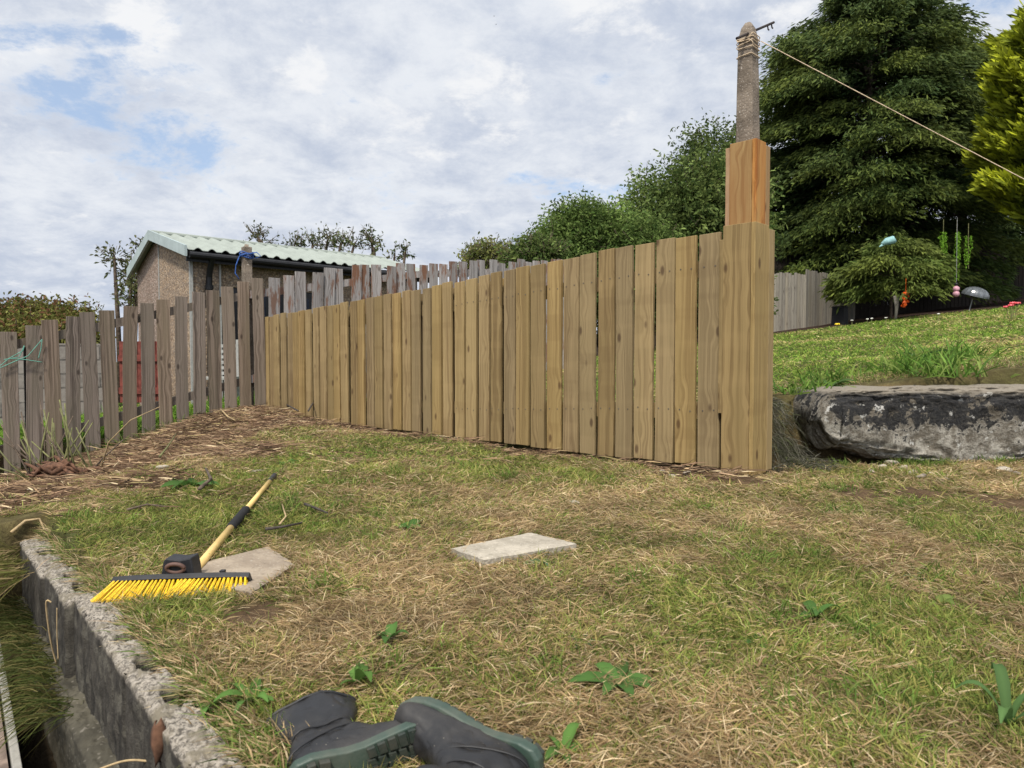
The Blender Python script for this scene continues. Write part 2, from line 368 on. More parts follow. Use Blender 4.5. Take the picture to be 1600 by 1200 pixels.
M['petal_yellow'] = plain('yellow_petal', (.75, .55, .03), .6)
M['petal_white'] = plain('white_petal', (.7, .7, .62), .6)
M['bin'] = plain('black_bin', (.012, .012, .013), .5)
M['lead'] = plain('grey_wire', (.25, .25, .25), .5)
M['dead_leaf'] = plain('dead_leaf', (.26, .20, .12), .8, var=.4)
def pebm(t, bs, out, warm=(.33, .235, .15)):
    v, r = objc(t, False); ce = t.voro(v, 38, out='Color'); d = t.voro(v, 38); big = t.noise(v, 1.2, 4, .5)
    s = t.n('ShaderNodeSeparateColor'); t.put(s.inputs[0], ce)
    c = t.mix(s.outputs[0], (.16, .105, .07), tuple(min(1, x * 1.55) for x in warm)); c = t.mix(t.math('MULTIPLY', s.outputs[1], .4), c, (.42, .39, .35))
    c = t.mix(t.mapr(d, .3, .6, 0, .5), c, (.11, .08, .055)); c = t.mix(t.mapr(big, .4, .65, 0, .3), c, (.17, .12, .09))
    t.put(bs.inputs['Base Color'], c); bs.inputs['Roughness'].default_value = .95; bump(t, bs, t.math('SUBTRACT', 1.0, d), .01, .6)
M['pebble'] = mat('pebbledash', pebm)
M['pebble_pink'] = mat('pinkish_pebbledash', lambda t, b, o: pebm(t, b, o, (.29, .21, .175)))
def blockm(t, bs, out):
    v, r = objc(t, False); br = t.n('ShaderNodeTexBrick'); t.put(br.inputs[0], t.vmap(v, rot=(R(90), 0, 0)))
    for k, q in (('Color1', (.25, .225, .20, 1)), ('Color2', (.16, .145, .13, 1)), ('Mortar', (.07, .065, .06, 1))): br.inputs[k].default_value = q
    br.inputs['Scale'].default_value = 1; br.inputs['Brick Width'].default_value = .45; br.inputs['Row Height'].default_value = .225; br.inputs['Mortar Size'].default_value = .012
    n = t.noise(v, 12, 6, .65); c = t.mix(t.mapr(n, .35, .7, 0, .55), br.outputs[0], (.30, .28, .25))
    t.put(bs.inputs['Base Color'], c); bs.inputs['Roughness'].default_value = .95; bump(t, bs, t.math('SUBTRACT', n, br.outputs[1]), .008, .7)
M['block'] = mat('grey_block', blockm)
def rubberm(base, dust):
    def fn(t, bs, out):
        v, r = objc(t, False); n = t.noise(v, 7, 6, .65); f = t.noise(v, 75, 4, .7); sp = t.voro(v, 55)
        c = t.mix(t.mapr(n, .42, .72, 0, .7), base, dust); c = t.mix(t.mapr(sp, .03, .075, .55, 0), c, (.30, .27, .21))
        t.put(bs.inputs['Base Color'], c); t.put(bs.inputs['Roughness'], t.mapr(n, .3, .7, .40, .62)); bs.inputs['Specular IOR Level'].default_value = .45
        bump(t, bs, t.math('ADD', n, t.math('MULTIPLY', f, .12)), .006, .5)
    return fn
M['rubber'] = mat('black_rubber', rubberm((.014, .014, .015), (.055, .050, .045)))
M['sole'] = mat('green_rubber', rubberm((.035, .062, .047), (.10, .105, .08)))
M['tread'] = mat('muddy_tread', rubberm((.020, .030, .024), (.085, .07, .05)))

# ------------------------------------------------------------------ terrain
FN = Vector((1.19, 3.50)); FF = Vector((-2.62, 7.30)); FD = (FF - FN).normalized(); FNRM = Vector((-FD.y, FD.x)) * -1   # along the new fence / its back side
if FNRM.y < 0: FNRM = -FNRM
OA = Vector((-4.18, 5.90)); OB = Vector((.26, 9.40)); OD = (OB - OA).normalized(); ON = Vector((-OD.y, OD.x))
WA = Vector((-1.212, 1.92)); WD = Vector((-.63, .74)).normalized(); WN = Vector((-WD.y, WD.x))            # retaining wall line, WN points to the trench
if WN.x > 0: WN = -WN
def wall_off(x, y):  # >0 on the trench side of the wall line
    return (x - WA.x) * WN.x + (y - WA.y) * WN.y
def wall_t(x, y): return (x - WA.x) * WD.x + (y - WA.y) * WD.y
def z_low(x, y):
    z = -.72 + .04 * np.minimum(y, 3.5) - .17 * np.maximum(-1.8 - x, 0) * sstep(2.0, 3.8, y)
    z = z + .22 * np.exp(-(((x + 2.75) / .8) ** 2 + ((y - 6.7) / .9) ** 2))
    return z
def z_up(x, y): return np.clip(-.52 + .11 * x + .03 * y, -3.0, 2.6)
def behind(x, y):
    """signed distance behind the edge of the lower lawn"""
    df = (x - FN.x) * FNRM.x + (y - FN.y) * FNRM.y
    dr = np.where(x > 1.25, y - 4.0 - .03 * np.sin(x * 5), -9)
    do = (x - OA.x) * ON.x + (y - OA.y) * ON.y
    d = np.where(x > 1.45, dr, np.where(x > 1.0, np.minimum(df, np.maximum(y - 3.72, dr)), df))
    return np.where(x < -2.62, do, d)
def trench(x, y):
    o = wall_off(x, y); t = wall_t(x, y)
    sec = np.where(t < .008, 0, np.where(t < .39, .018, .030))
    return sstep(-.085, -.05, o - sec) * (1 - sstep(.90, 1.0, t + .05 * np.sin(o * 9)))
def ground_z(x, y, rough=True):
    x = np.asarray(x, float); y = np.asarray(y, float); d = behind(x, y)
    z = z_low(x, y) * (1 - sstep(.02, .22, d)) + z_up(x, y) * sstep(.02, .22, d)
    if rough:
        z = z + (fbm(x * 1.6, y * 1.6, 5, 3) - .5) * .05 + (fbm(x * 7, y * 7, 9, 3) - .5) * .018
        z = z + (fbm(x * 11, y * 11, 23, 3) - .5) * .05 * dirt(x, y)
    z = z - .055 * np.exp(-((np.minimum(d, 0) + .03) / .10) ** 2) * (x < 1.4) * (x > -2.4) * (d < .1)
    tr = trench(x, y)
    zt = -1.50 + .40 * (1 - sstep(.07, .20, wall_off(x, y) + (fbm(x * 9, y * 9, 19, 3) - .5) * .06))
    return z * (1 - tr) + zt * tr
DIRT = [(onz(px_, py_, z_).x, onz(px_, py_, z_).y, r_) for px_, py_, z_, r_ in ((60, 790, -.78, .45), (160, 765, -.76, .35), (30, 820, -.74, .3), (250, 720, -.74, .5), (330, 700, -.70, .5), (420, 680, -.66, .55), (490, 672, -.64, .5), (360, 735, -.70, .35), (220, 790, -.70, .25), (850, 708, -.60, .22), (1050, 742, -.59, .22), (1160, 752, -.59, .18), (1350, 765, -.58, .16), (1440, 765, -.58, .22), (1560, 775, -.58, .2), (400, 955, -.64, .08))]
def dirt(x, y):
    """bare brown ground with debris along the old fence and under the new one"""
    dold = np.abs((x - OA.x) * ON.x + (y - OA.y) * ON.y); n = fbm(x * 2.2, y * 2.2, 31, 4) - .5
    a = 1 - sstep(.0, .5, dold - 1.45 + n * 1.4 + .25 * (x + 3))
    a = np.where(behind(x, y) > .15, 0.0, a)
    b = 1 - sstep(.02, .16, np.abs(behind(x, y) + .08) + n * .25); b = b * (x > -2.7) * (y < 7.3)
    c = np.exp(-(((x + 2.9) / 1.0) ** 2 + ((y - 4.1) / .8) ** 2)) * 1.0 + n * .6
    e = 0 * x
    for (bx_, by_, r_) in DIRT: e = np.maximum(e, np.exp(-(((x - bx_) ** 2 + (y - by_) ** 2) / r_ ** 2)))
    e = sstep(.36, .62, e + n * .9) * (behind(x, y) < .1)
    return np.clip(np.maximum(np.maximum(a, b), np.maximum(e, sstep(.42, .7, c))), 0, 1)
GREEN = [(-1.05, 2.6, .45, .65), (-1.6, 2.5, .35, .8), (-.95, 2.15, .3, .5), (-1.3, 3.3, .5, .4), (.0, 4.4, .9, .55), (-.8, 5.0, .8, .5), (-1.0, 1.5, .3, .6), (-.32, 1.25, .25, .8), (-.45, 2.7, .3, .45), (.9, 2.4, .5, .3),
         (.5, 1.75, .35, .35), (.35, 2.3, .3, .35), (1.6, 3.1, .5, .3), (-.5, 1.2, .3, .6), (1.0, 1.4, .3, .35)]
def green(x, y):
    g = (fbm(x * 2.3, y * 2.3, 41, 4) - .5) * 1.8 + .34 + (fbm(x * 9, y * 9, 77, 2) - .5) * .5
    for (gx, gy, r, s) in GREEN: g = g + s * .75 * np.exp(-(((x - gx) ** 2 + (y - gy) ** 2) / r ** 2))
    g = g - .35 * np.exp(-(((x - .0) / .5) ** 2 + ((y - 2.85) / .35) ** 2)) - .25 * np.exp(-(((x - .1) / .5) ** 2 + ((y - 1.7) / .3) ** 2)) - .3 * np.exp(-(((x - 2.2) / .6) ** 2 + ((y - 3.4) / .3) ** 2))
    up = behind(x, y) > .2
    g = np.where(up, .88 + (fbm(x * .9, y * .9, 51, 4) - .5) * 1.5 + (fbm(x * 4, y * 4, 57, 3) - .5) * .5 - .3 * np.exp(-((behind(x, y) - .2) / .5) ** 2), g)
    return np.clip(g, 0, 1)
def axis(lo, a, b, hi, step, grow):
    m = list(np.arange(a, b + 1e-6, step)); s = step; v = b
    while v < hi: s *= grow; v += s; m.append(min(v, hi))
    s = step; v = a; pre = []
    while v > lo: s *= grow; v -= s; pre.append(max(v, lo))
    return np.array(pre[::-1] + m)
gx = axis(-400, -4.8, 4.4, 400, .032, 1.13); gy = axis(-30, .55, 7.8, 600, .032, 1.13)
X, Y = np.meshgrid(gx, gy); Z = ground_z(X, Y)
nx, ny = len(gx), len(gy); V = np.stack([X, Y, Z], -1).reshape(-1, 3)
idx = np.arange(nx * ny).reshape(ny, nx); q = np.stack([idx[:-1, :-1], idx[:-1, 1:], idx[1:, 1:], idx[1:, :-1]], -1).reshape(-1, 4)
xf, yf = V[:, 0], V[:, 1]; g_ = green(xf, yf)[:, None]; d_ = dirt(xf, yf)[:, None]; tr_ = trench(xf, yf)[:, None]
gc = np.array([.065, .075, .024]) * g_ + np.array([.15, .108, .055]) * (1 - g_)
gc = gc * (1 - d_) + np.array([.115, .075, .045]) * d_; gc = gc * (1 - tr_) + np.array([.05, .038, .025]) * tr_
far_bed = sstep(14.6, 15.2, yf - .12 * (xf - 8) + .35 * np.sin(xf * 1.3))[:, None] * (xf > 3)[:, None]
gc = gc * (1 - far_bed) + np.array([.040, .024, .020]) * far_bed
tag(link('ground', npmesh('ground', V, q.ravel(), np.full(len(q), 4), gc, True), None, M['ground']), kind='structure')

# ------------------------------------------------------------------ paving slabs footprints (kept free of grass)
slabA = [onz(705, 855, -.60), onz(830, 830, -.60), onz(902, 848, -.60), onz(757, 873, -.60)]
slabB = [onz(255, 893, -.625), onz(420, 853, -.625), onz(459, 882, -.625), onz(392, 926, -.625)]
def inpoly(x, y, poly, grow=0.0):
    c = sum((Vector((p.x, p.y)) for p in poly), Vector((0, 0))) / len(poly); inside = np.ones(len(x), bool)
    pts = [(Vector((p.x, p.y)) - c) * (1 + grow) + c for p in poly]; sgn = None
    for i in range(len(pts)):
        a, b = pts[i], pts[(i + 1) % len(pts)]; cr = (b.x - a.x) * (y - a.y) - (b.y - a.y) * (x - a.x)
        if sgn is None: sgn = np.sign((b.x - a.x) * (c.y - a.y) - (b.y - a.y) * (c.x - a.x))
        inside &= cr * sgn > 0
    return inside
def slab(name, poly, zt, th, m, label):
    c = sum(poly, Vector()) / 4; bm = bmesh.new(); n = 14; vs = []
    def P(u, v, z):
        p = poly[0] * (1 - u) * (1 - v) + poly[1] * u * (1 - v) + poly[2] * u * v + poly[3] * (1 - u) * v
        j = .006 * (random.random() - .5); q = Vector((p.x - c.x + j, p.y - c.y + j, z)); 
        if z == 0: q.z += .0015 * (random.random() - .5) - (.004 if min(u, v, 1 - u, 1 - v) < .01 else 0)
        return q
    g = [[bm.verts.new(P(i / n, j / n, 0)) for j in range(n + 1)] for i in range(n + 1)]
    for i in range(n):
        for j in range(n): bm.faces.new((g[i][j], g[i + 1][j], g[i + 1][j + 1], g[i][j + 1]))
    ring = [g[i][0] for i in range(n)] + [g[n][j] for j in range(n)] + [g[i][n] for i in range(n, 0, -1)] + [g[0][j] for j in range(n, 0, -1)]
    low = [bm.verts.new((v.co.x * .985 + .004 * (random.random() - .5), v.co.y * .985 + .004 * (random.random() - .5), -th)) for v in ring]
    for i in range(len(ring)): k = (i + 1) % len(ring); bm.faces.new((ring[i], low[i], low[k], ring[k]))
    bm.faces.new(low); bmesh.ops.recalc_face_normals(bm, faces=bm.faces); me = bpy.data.meshes.new(name); bm.to_mesh(me); bm.free()
    o = link(name, me, None, m); o.location = (c.x, c.y, zt); return tag(o, label, 'paving slab')
slab('paving_slab', slabA, -.600, .05, M['slab_light'], 'pale square concrete slab lying alone in the middle of the lawn')
o = slab('paving_slab', slabB, -.622, .045, M['slab_dark'], 'brownish paving slab in the grass under the broom handle'); 

# ------------------------------------------------------------------ retaining wall with hollow blocks
def wall_section(t0, t1, off, thick, ztop, zbot, holes, name='wall_section', seed=0, matk='wall'):
    L = abs(t1 - t0); nv = max(8, int(L / .006)); prof = []
    depth = ztop - zbot
    for k in range(26): prof.append((0, zbot + depth * k / 25 * .995))
    for k in range(1, 22): prof.append((-(thick) * k / 22, ztop))
    for k in range(8): prof.append((-thick, ztop - depth * (k + .4) / 8 * .5))
    prof = np.array(prof); npf = len(prof); tt = np.linspace(t0, t1, nv)
    T, Pn = np.meshgrid(tt, np.arange(npf)); o_ = prof[Pn, 0]; z_ = prof[Pn, 1].copy()
    nz = fbm(T * 22 + seed, Pn * .31 + seed, 3 + seed, 4) - .5; nf = fbm(T * 70, Pn * .9, 8 + seed, 3) - .5
    istop = (Pn > 25) & (Pn < 47); z_ = z_ + np.where(istop, nz * .013 + nf * .010, 0)
    edge = np.exp(-((Pn - 25.5) / 1.6) ** 2); z_ = z_ - edge * (.006 + .02 * np.abs(nz)); z_ = z_ - np.exp(-((Pn - 46.5) / 1.5) ** 2) * .012
    o2 = o_ + np.where(Pn <= 25, nz * .014 + nf * .006, 0) - edge * np.abs(nf) * .02
    # mortar joints between the blocks
    jt = np.abs(((T - t0 + .03) % .44) - .0); jj = np.exp(-((np.minimum(jt, .44 - jt)) / .005) ** 2); z_ -= jj * istop * .010; o2 -= jj * (Pn <= 25) * .008
    for (ht, hl, ho, hw, hd) in holes:
        m = sstep(1.15, .8, np.sqrt(np.abs((T - ht) / hl) ** 3 + np.abs((-o_ - ho) / hw) ** 3) + nz * .5); z_ = z_ - m * hd * istop
    PX = WA.x + WD.x * T + WN.x * (o2 + off); PY = WA.y + WD.y * T + WN.y * (o2 + off)
    V = np.stack([PX, PY, z_ - ztop], -1).reshape(-1, 3); idx = np.arange(npf * nv).reshape(npf, nv)
    q = np.stack([idx[:-1, :-1], idx[:-1, 1:], idx[1:, 1:], idx[1:, :-1]], -1).reshape(-1, 4)
    faces = list(q.ravel()); sizes = [4] * len(q)
    for e in (0, nv - 1): faces += list(idx[:, e]); sizes.append(npf)
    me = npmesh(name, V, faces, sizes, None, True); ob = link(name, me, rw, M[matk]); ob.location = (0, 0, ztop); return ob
rw = tag(empty('retaining_wall'), 'low retaining wall of hollow concrete blocks along the lawn edge beside the trench', 'retaining wall')
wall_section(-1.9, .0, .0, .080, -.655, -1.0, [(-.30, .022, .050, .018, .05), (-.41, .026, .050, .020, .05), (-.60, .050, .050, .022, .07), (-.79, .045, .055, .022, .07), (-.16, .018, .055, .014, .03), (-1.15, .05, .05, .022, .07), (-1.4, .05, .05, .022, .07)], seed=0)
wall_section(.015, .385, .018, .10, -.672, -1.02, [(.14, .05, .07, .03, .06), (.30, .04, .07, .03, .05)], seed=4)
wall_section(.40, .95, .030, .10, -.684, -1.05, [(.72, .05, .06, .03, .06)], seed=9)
wall_section(-1.9, .9, .050, .12, -.885, -1.16, [], name='lower_course', seed=14, matk='wall_low')

# pale edging of the neighbouring step in the trench
st = tag(empty('garden_step'), 'raised path edge with a pale board along the far side of the trench', 'step')
def wpt(t, off, z): return Vector((WA.x + WD.x * t + WN.x * off, WA.y + WD.y * t + WN.y * off, z))
a0 = onz(0, 998, -.95); a1 = onz(36, 1206, -.95); dd = (a1 - a0).normalized(); a0 = a0 - dd * .03; a1 = a1 + dd * .7; nn_ = Vector((dd.y, -dd.x, 0)); nn_ = nn_ if nn_.x < 0 else -nn_
MB().add([a0 + nn_ * .025 + Vector((0, 0, .0)), a1 + nn_ * .025, a1 + nn_ * .9, a0 + nn_ * .9, a0 + nn_ * .025 + Vector((0, 0, -.55)), a1 + nn_ * .025 + Vector((0, 0, -.55)), a1 + nn_ * .9 + Vector((0, 0, -.55)), a0 + nn_ * .9 + Vector((0, 0, -.55))],
         [(0, 1, 2, 3), (7, 6, 5, 4), (0, 4, 5, 1), (1, 5, 6, 2), (2, 6, 7, 3), (3, 7, 4, 0)]).build('paving', plain('reddish_paving', (.20, .15, .12), .95, var=.4, scale=14), st)
MB().bar(a0 + Vector((0, 0, -.03)) + nn_ * .010, a1 + Vector((0, 0, -.03)) + nn_ * .010, .018, .085).build('edge_board', plain('pale_edge_board', (.30, .285, .25), .8, var=.25, scale=20), st, bevel=.002)

# ------------------------------------------------------------------ boulder
def boulder():
    nu, nv = 260, 120; xs = np.linspace(0, 1, nu)
    bx = [0, .02, .057, .13, .235, .34, .50, .78, 1]; bot = [-.47, -.485, -.51, -.555, -.63, -.595, -.62, -.63, -.63]; top = [-.215, -.185, -.17, -.165, -.16, -.155, -.15, -.14, -.13]
    U, W = np.meshgrid(xs, np.linspace(0, 2 * np.pi, nv, endpoint=False)); zb = np.interp(U, bx, bot); zt = np.interp(U, bx, top)
    XX = 1.665 + U * 3.35; cy = 4.12 + .015 * np.sin(U * 9); hy = .31 * np.ones_like(U)
    endf = np.clip(U / .022, 0, 1) ** .30 * np.clip((1 - U) / .04, 0, 1) ** .5; 
    c, s = np.cos(W), np.sin(W); p = .30; cc = np.sign(c) * np.abs(c) ** p; ss = np.sign(s) * np.abs(s) ** p
    n1_ = fbm(XX * 3.1 + 5, W * 2.2, 61, 5) - .5; n2_ = fbm(XX * 14, W * 9, 62, 6) - .5; n3_ = fbm(XX * 1.3, W * 1.2, 63, 3) - .5
    YY = cy + cc * hy * (.8 + .2 * endf) + (n1_ * .07 + n2_ * .06 + n3_ * .05) * np.sign(c) * (np.abs(c) > .1)
    zb = zb + (fbm(XX * 6, XX * 0 + 2, 66, 4) - .5) * .09; zc = (zt + zb) / 2; ZZ = zc + ss * (zt - zb) / 2 * endf + np.where(ss < -.9, n1_ * .06 + n2_ * .04, n2_ * .016) * endf
    # the lower front is undercut
    YY = YY + np.where((c < 0) & (ss < .1), .02 * np.clip(.1 - ss, 0, 1), 0)
    XX = XX + n2_ * .03 * (1 - U) + np.where(U < .03, n1_ * .05 + .02 * np.clip(-ss, 0, 1), 0)
    V = np.stack([XX, YY, ZZ], -1).reshape(-1, 3); idx = np.arange(nu * nv).reshape(nv, nu); nxt = np.roll(idx, -1, 0)
    q = np.stack([idx[:, :-1], idx[:, 1:], nxt[:, 1:], nxt[:, :-1]], -1).reshape(-1, 4); f = list(q.ravel()); sz = [4] * len(q)
    for e in (0, nu - 1): f += list(idx[:, e]); sz.append(nv)
    me = npmesh('boulder', V, f, sz, None, True); bm = bmesh.new(); bm.from_mesh(me); bmesh.ops.recalc_face_normals(bm, faces=bm.faces); bm.to_mesh(me); bm.free()
    return tag(link('boulder', me, None, M['rock']), 'long flat boulder, black stained with white patches, edging the upper lawn', 'boulder')
boulder()
def stone_mesh(r, seed, flat=.6):
    bm = bmesh.new(); bmesh.ops.create_icosphere(bm, subdivisions=3, radius=r); rr = random.Random(seed); ax = [Vector((rr.uniform(-1, 1), rr.uniform(-1, 1), rr.uniform(-1, 1))).normalized() for _ in range(9)]
    for v in bm.verts:
        n = v.co.normalized(); 
        for a in ax:
            d = n.dot(a)
            if d > .62: v.co -= a * (d - .62) * r * .9
        v.co.z *= flat
    me = bpy.data.meshes.new('stone'); bm.to_mesh(me); bm.free()
    for p in me.polygons: p.use_smooth = True
    return me
smes = [stone_mesh(.03, k) for k in range(5)]
def gz(x, y): return float(ground_z(np.array([x]), np.array([y]))[0])
def hit(x, y):
    """where the sight line of a measured point meets the ground"""
    a, b = ray(x, y); prev = 1.0
    for k in range(20, 4000):
        Yv = k * .01
        if gz(a * Yv, Yv) > b * Yv: return Vector((a * Yv, Yv, gz(a * Yv, Yv)))
    return Vector((a * 15, 15, b * 15))
for i, (x, y, s) in enumerate([(1378, 733, 1.2), (1393, 728, 1.5), (1412, 735, 1.5), (1425, 742, 1.3), (1440, 748, 1.2), (1455, 744, .8), (1568, 738, 1.4), (1362, 740, .8), (1478, 752, .7), (1590, 744, 1.0)]):
    p = hit(x, y); o = link('stone', smes[i % 5], None, M['stone']); o.location = p + Vector((0, 0, .008)); o.scale = (s, s * .8, s * .9); o.rotation_euler = (0, 0, i * 1.9)
    tag(o, ['leftmost but one small stone under the boulder edge', 'brownish upright stone under the left part of the boulder', 'pale stone third along the foot of the boulder', 'stone just right of the pale one under the boulder', 'rightmost stone of the main cluster under the boulder', 'tiny stone behind the main cluster under the boulder', 'lone stone under the boulder near the right picture edge', 'leftmost tiny stone under the long boulder', 'tiny stone in the dirt slightly in front of the boulder cluster', 'stone nearest the right picture edge below the boulder'][i], 'stone', 'loose stones under the boulder')
p = hit(1245, 722); o = link('stone', smes[2], None, M['slab_light']); o.location = p + Vector((0, 0, -.005)); o.scale = (2.6, 1.8, 1.3); tag(o, 'larger pale flat stone between the end post and the boulder', 'stone')
for i, (x, y, s) in enumerate([(896, 789, .9), (962, 716, .9), (1035, 738, .8), (1075, 742, 1.0), (1050, 746, .7), (1012, 732, .6), (905, 707, .6)]):
    p = hit(x, y); o = link('stone', smes[(i + 1) % 5], None, M['stone']); o.location = p + Vector((0, 0, .006)); o.scale = (s, s * .8, s * .8); o.rotation_euler = (0, 0, i * 2.3)
    if i: tag(o, ['', 'stone under the middle boards of the new fence, second from the left', 'stone in the soil below the third board from the end post', 'largest stone in the soil just left of the end post', 'small stone touching the largest one near the end post', 'tiny stone in the soil between middle boards and end post', 'leftmost tiny stone in the soil along the new fence'][i], 'stone', 'stones along the foot of the new fence')
    else: tag(o, 'single pale stone in the dry grass between slab and fence', 'stone')

# ------------------------------------------------------------------ new fence
def board_mesh(w, th, z0, z1, bow, name='board', skew=0.0, seg=10):
    """upright board, local x along the fence, y thickness, foot at z0"""
    bm = bmesh.new(); rings = []
    for k in range(seg + 1):
        u = k / seg; z = z0 + (z1 - z0) * u; b = bow * math.sin(u * math.pi); e = .0012 * math.sin(u * 17 + w * 900)
        dz = skew if k == seg else 0
        rings.append([bm.verts.new(c) for c in ((-w / 2 + b + e, -th / 2, z), (w / 2 + b, -th / 2, z + dz), (w / 2 + b, th / 2, z + dz), (-w / 2 + b + e, th / 2, z))])
    for a, b in zip(rings, rings[1:]):
        for i in range(4): j = (i + 1) % 4; bm.faces.new((a[i], a[j], b[j], b[i]))
    bm.faces.new(rings[0][::-1]); bm.faces.new(rings[-1])
    me = bpy.data.meshes.new(name); bm.to_mesh(me); bm.free(); return me
def add_board(parent, name, w, th, z0, z1, loc, rz, m, bow=0, skew=0, lean=0, bev=.0025, tip=0.0):
    o = link(name, board_mesh(w, th, 0, z1 - z0, bow, name, skew), parent, m); o.location = (loc[0], loc[1], z0); o.rotation_euler = (tip, lean, rz)
    b = o.modifiers.new('bevel', 'BEVEL'); b.width = bev; b.segments = 2; b.limit_method = 'ANGLE'; b.angle_limit = R(40); return o
nf = tag(empty('board_fence'), 'new fence of upright pale yellow-brown timber boards rising to a boxed end post', 'fence')
ang = math.atan2(FD.y, FD.x)
def ftop(t): return float(np.interp(t, [0, .66, 1.39, 2.34, 3.52, 5.38], [.650, .640, .600, .548, .49, .418]))
def fbot(t): return float(np.interp(t, [0, 1.4, 3.5, 5.38], [-.565, -.572, -.572, -.535]))
rr = random.Random(5); t = .168; k = 0
while t < 5.42:
    near = t < 1.6
    w = rr.choice([.114, .118, .122]) if near else rr.choice([.094, .098, .102, .106])
    gap = rr.uniform(.014, .023) if near else rr.uniform(.018, .032)
    tc_ = t + w / 2; layer = 0 if near else rr.choice([0, .006, .012])
    p = FN + FD * tc_ + FNRM * layer
    j = rr.uniform(-.008, .008)
    # local x runs along the fence from right to left in the photograph, hence the skew of the sloping top
    add_board(nf, 'board', w, .02, fbot(tc_) + rr.uniform(-.006, .004), ftop(tc_ - w / 2) + j, p, ang, M['new_wood'], bow=rr.uniform(-.004, .004), skew=(ftop(tc_ + w / 2) - ftop(tc_ - w / 2)), lean=rr.uniform(-.004, .004))
    if t > 1.3: q = FN + FD * (t + w + gap / 2 + .040) + FNRM * .068; add_board(nf, 'board', .098, .014, fbot(t) + .01, ftop(t + w) - .03, q, ang, M['new_wood'], skew=(ftop(t + w + .04) - ftop(t + w - .04)))
    t += w + gap; k += 1
FL = t
for (zf, hh) in ((-.17, .085), (-.92, .085)):
    a = FN + FD * .15 + FNRM * .046; b = FN + FD * FL + FNRM * .046
    MB().bar((a.x, a.y, ftop(.15) + zf), (b.x, b.y, ftop(FL) + (zf if zf > -.5 else zf + .02)), .028, hh).build('rail', M['new_wood'], nf)
for tt_ in (2.0, 3.9, 5.3):
    p = FN + FD * tt_ + FNRM * .11; MB().frame((p.x, p.y, (ftop(tt_) - .7) / 2 - .02), (FD.x, FD.y, 0), (FNRM.x, FNRM.y, 0), (0, 0, 1), .04, .04, (ftop(tt_) + .65) / 2).build('fence_post', M['new_wood'], nf, bevel=.003)
# boxed end post: two tiers of cladding boards round the concrete post
S = (FN - FD * .0)
perp = FNRM       # away from the camera side
def clad(t0, off, w, z0, z1, along, m, name='cladding_board', th=.022, lean=0):
    if along: p = FN + FD * (t0 + w / 2) + FNRM * off; o = add_board(nf, name, w, th, z0, z1, p, ang, m, bow=.001)
    else: p = FN + FD * t0 + FNRM * (off + w / 2); o = add_board(nf, name, w, th, z0, z1, p, math.atan2(FNRM.y, FNRM.x), m, bow=.001)
    return o
zb0 = -.580
clad(-.005, -.022, .148, zb0, .668, True, M['new_wood'])
clad(-.017, -.033, .150, zb0, .668, False, M['new_wood'])
clad(-.017, .1205, .062, zb0 + .01, .652, False, M['new_wood'])
clad(-.005, .175, .148, zb0, .655, True, M['new_wood'])
clad(.154, -.030, .19, zb0 + .3, .60, False, M['new_wood'])
clad(.008, .005, .118, .60, 1.078, True, M['mid_wood'])
clad(-.004, -.006, .105, .60, 1.078, False, M['warm_wood'])
clad(-.004, .101, .045, .60, 1.066, False, M['warm_wood'])
clad(.008, .140, .118, .60, 1.06, True, M['warm_wood'])
clad(.138, -.006, .155, .60, 1.06, False, M['warm_wood'])
# galvanised nail heads, two to a board at each rail, on the near boards
nb = MB()
for o in [o for o in nf.children if o.name.startswith('board')][:22]:
    c = Vector((o.location.x, o.location.y)); tt_ = (c - FN).dot(FD); 
    for zf in (-.17, -.92):
        for s in (-.032, .032):
            q = c + FD * s - FNRM * .011; zz_ = ftop(tt_) + zf + rr.uniform(-.006, .006)
            nb.tube([(q.x, q.y, zz_), (q.x - FNRM.x * .0012, q.y - FNRM.y * .0012, zz_)], .0040, 6)
nb.build('nails', plain('dull_nail', (.10, .085, .07), .6), nf)['kind'] = 'stuff'

# ------------------------------------------------------------------ concrete line post, bar, rope
pc = FN + FD * .066 + FNRM * .075
cp = empty('line_post', (pc.x, pc.y, -.6), ang); tag(cp, 'tall rough concrete post rising out of the timber boxing, rope round its top', 'post')
bm = bmesh.new(); rings = []; prof = [(0, .050, .050), (1.62, .047, .047), (1.9, .043, .043), (2.14, .0385, .0385), (2.225, .037, .037), (2.245, .034, .034), (2.270, .026, .026), (2.285, .014, .014)]
zs = np.linspace(0, 2.285, 90)
for z in zs:
    hx = float(np.interp(z, [p[0] for p in prof], [p[1] for p in prof])); ring = []
    for k in range(28):
        a = 2 * math.pi * k / 28; c, s = math.cos(a), math.sin(a); e = .20 if z < 2.22 else .5; u = math.copysign(abs(c) ** e, c) * hx; w = math.copysign(abs(s) ** e, s) * hx
        n = (float(fbm(np.array([k * .7 + 3]), np.array([z * 6]), 71, 3)[0]) - .5) * .0035; ring.append(bm.verts.new((u + c * n + .010 * (z / 2.3) ** 2, w + s * n, z)))
    rings.append(ring)
for a, b in zip(rings, rings[1:]):
    for i in range(28): bm.faces.new((a[i], a[(i + 1) % 28], b[(i + 1) % 28], b[i]))
bm.faces.new(rings[0][::-1]); bm.faces.new(rings[-1]); me = bpy.data.meshes.new('shaft'); bm.to_mesh(me); bm.free()
for p in me.polygons: p.use_smooth = True
shaft = link('shaft', me, cp, M['post_conc']); 
# holes drilled near the top, dark plugs set in them, one per face
lf = Matrix.Rotation(-ang, 3, 'Z')
PT = Vector((pc.x, pc.y, 0)) 
MB().tube([(.006, -.030, 2.205), (.006, -.0475, 2.205)], .006, 10).build('bolt_hole', M['grip'], cp)
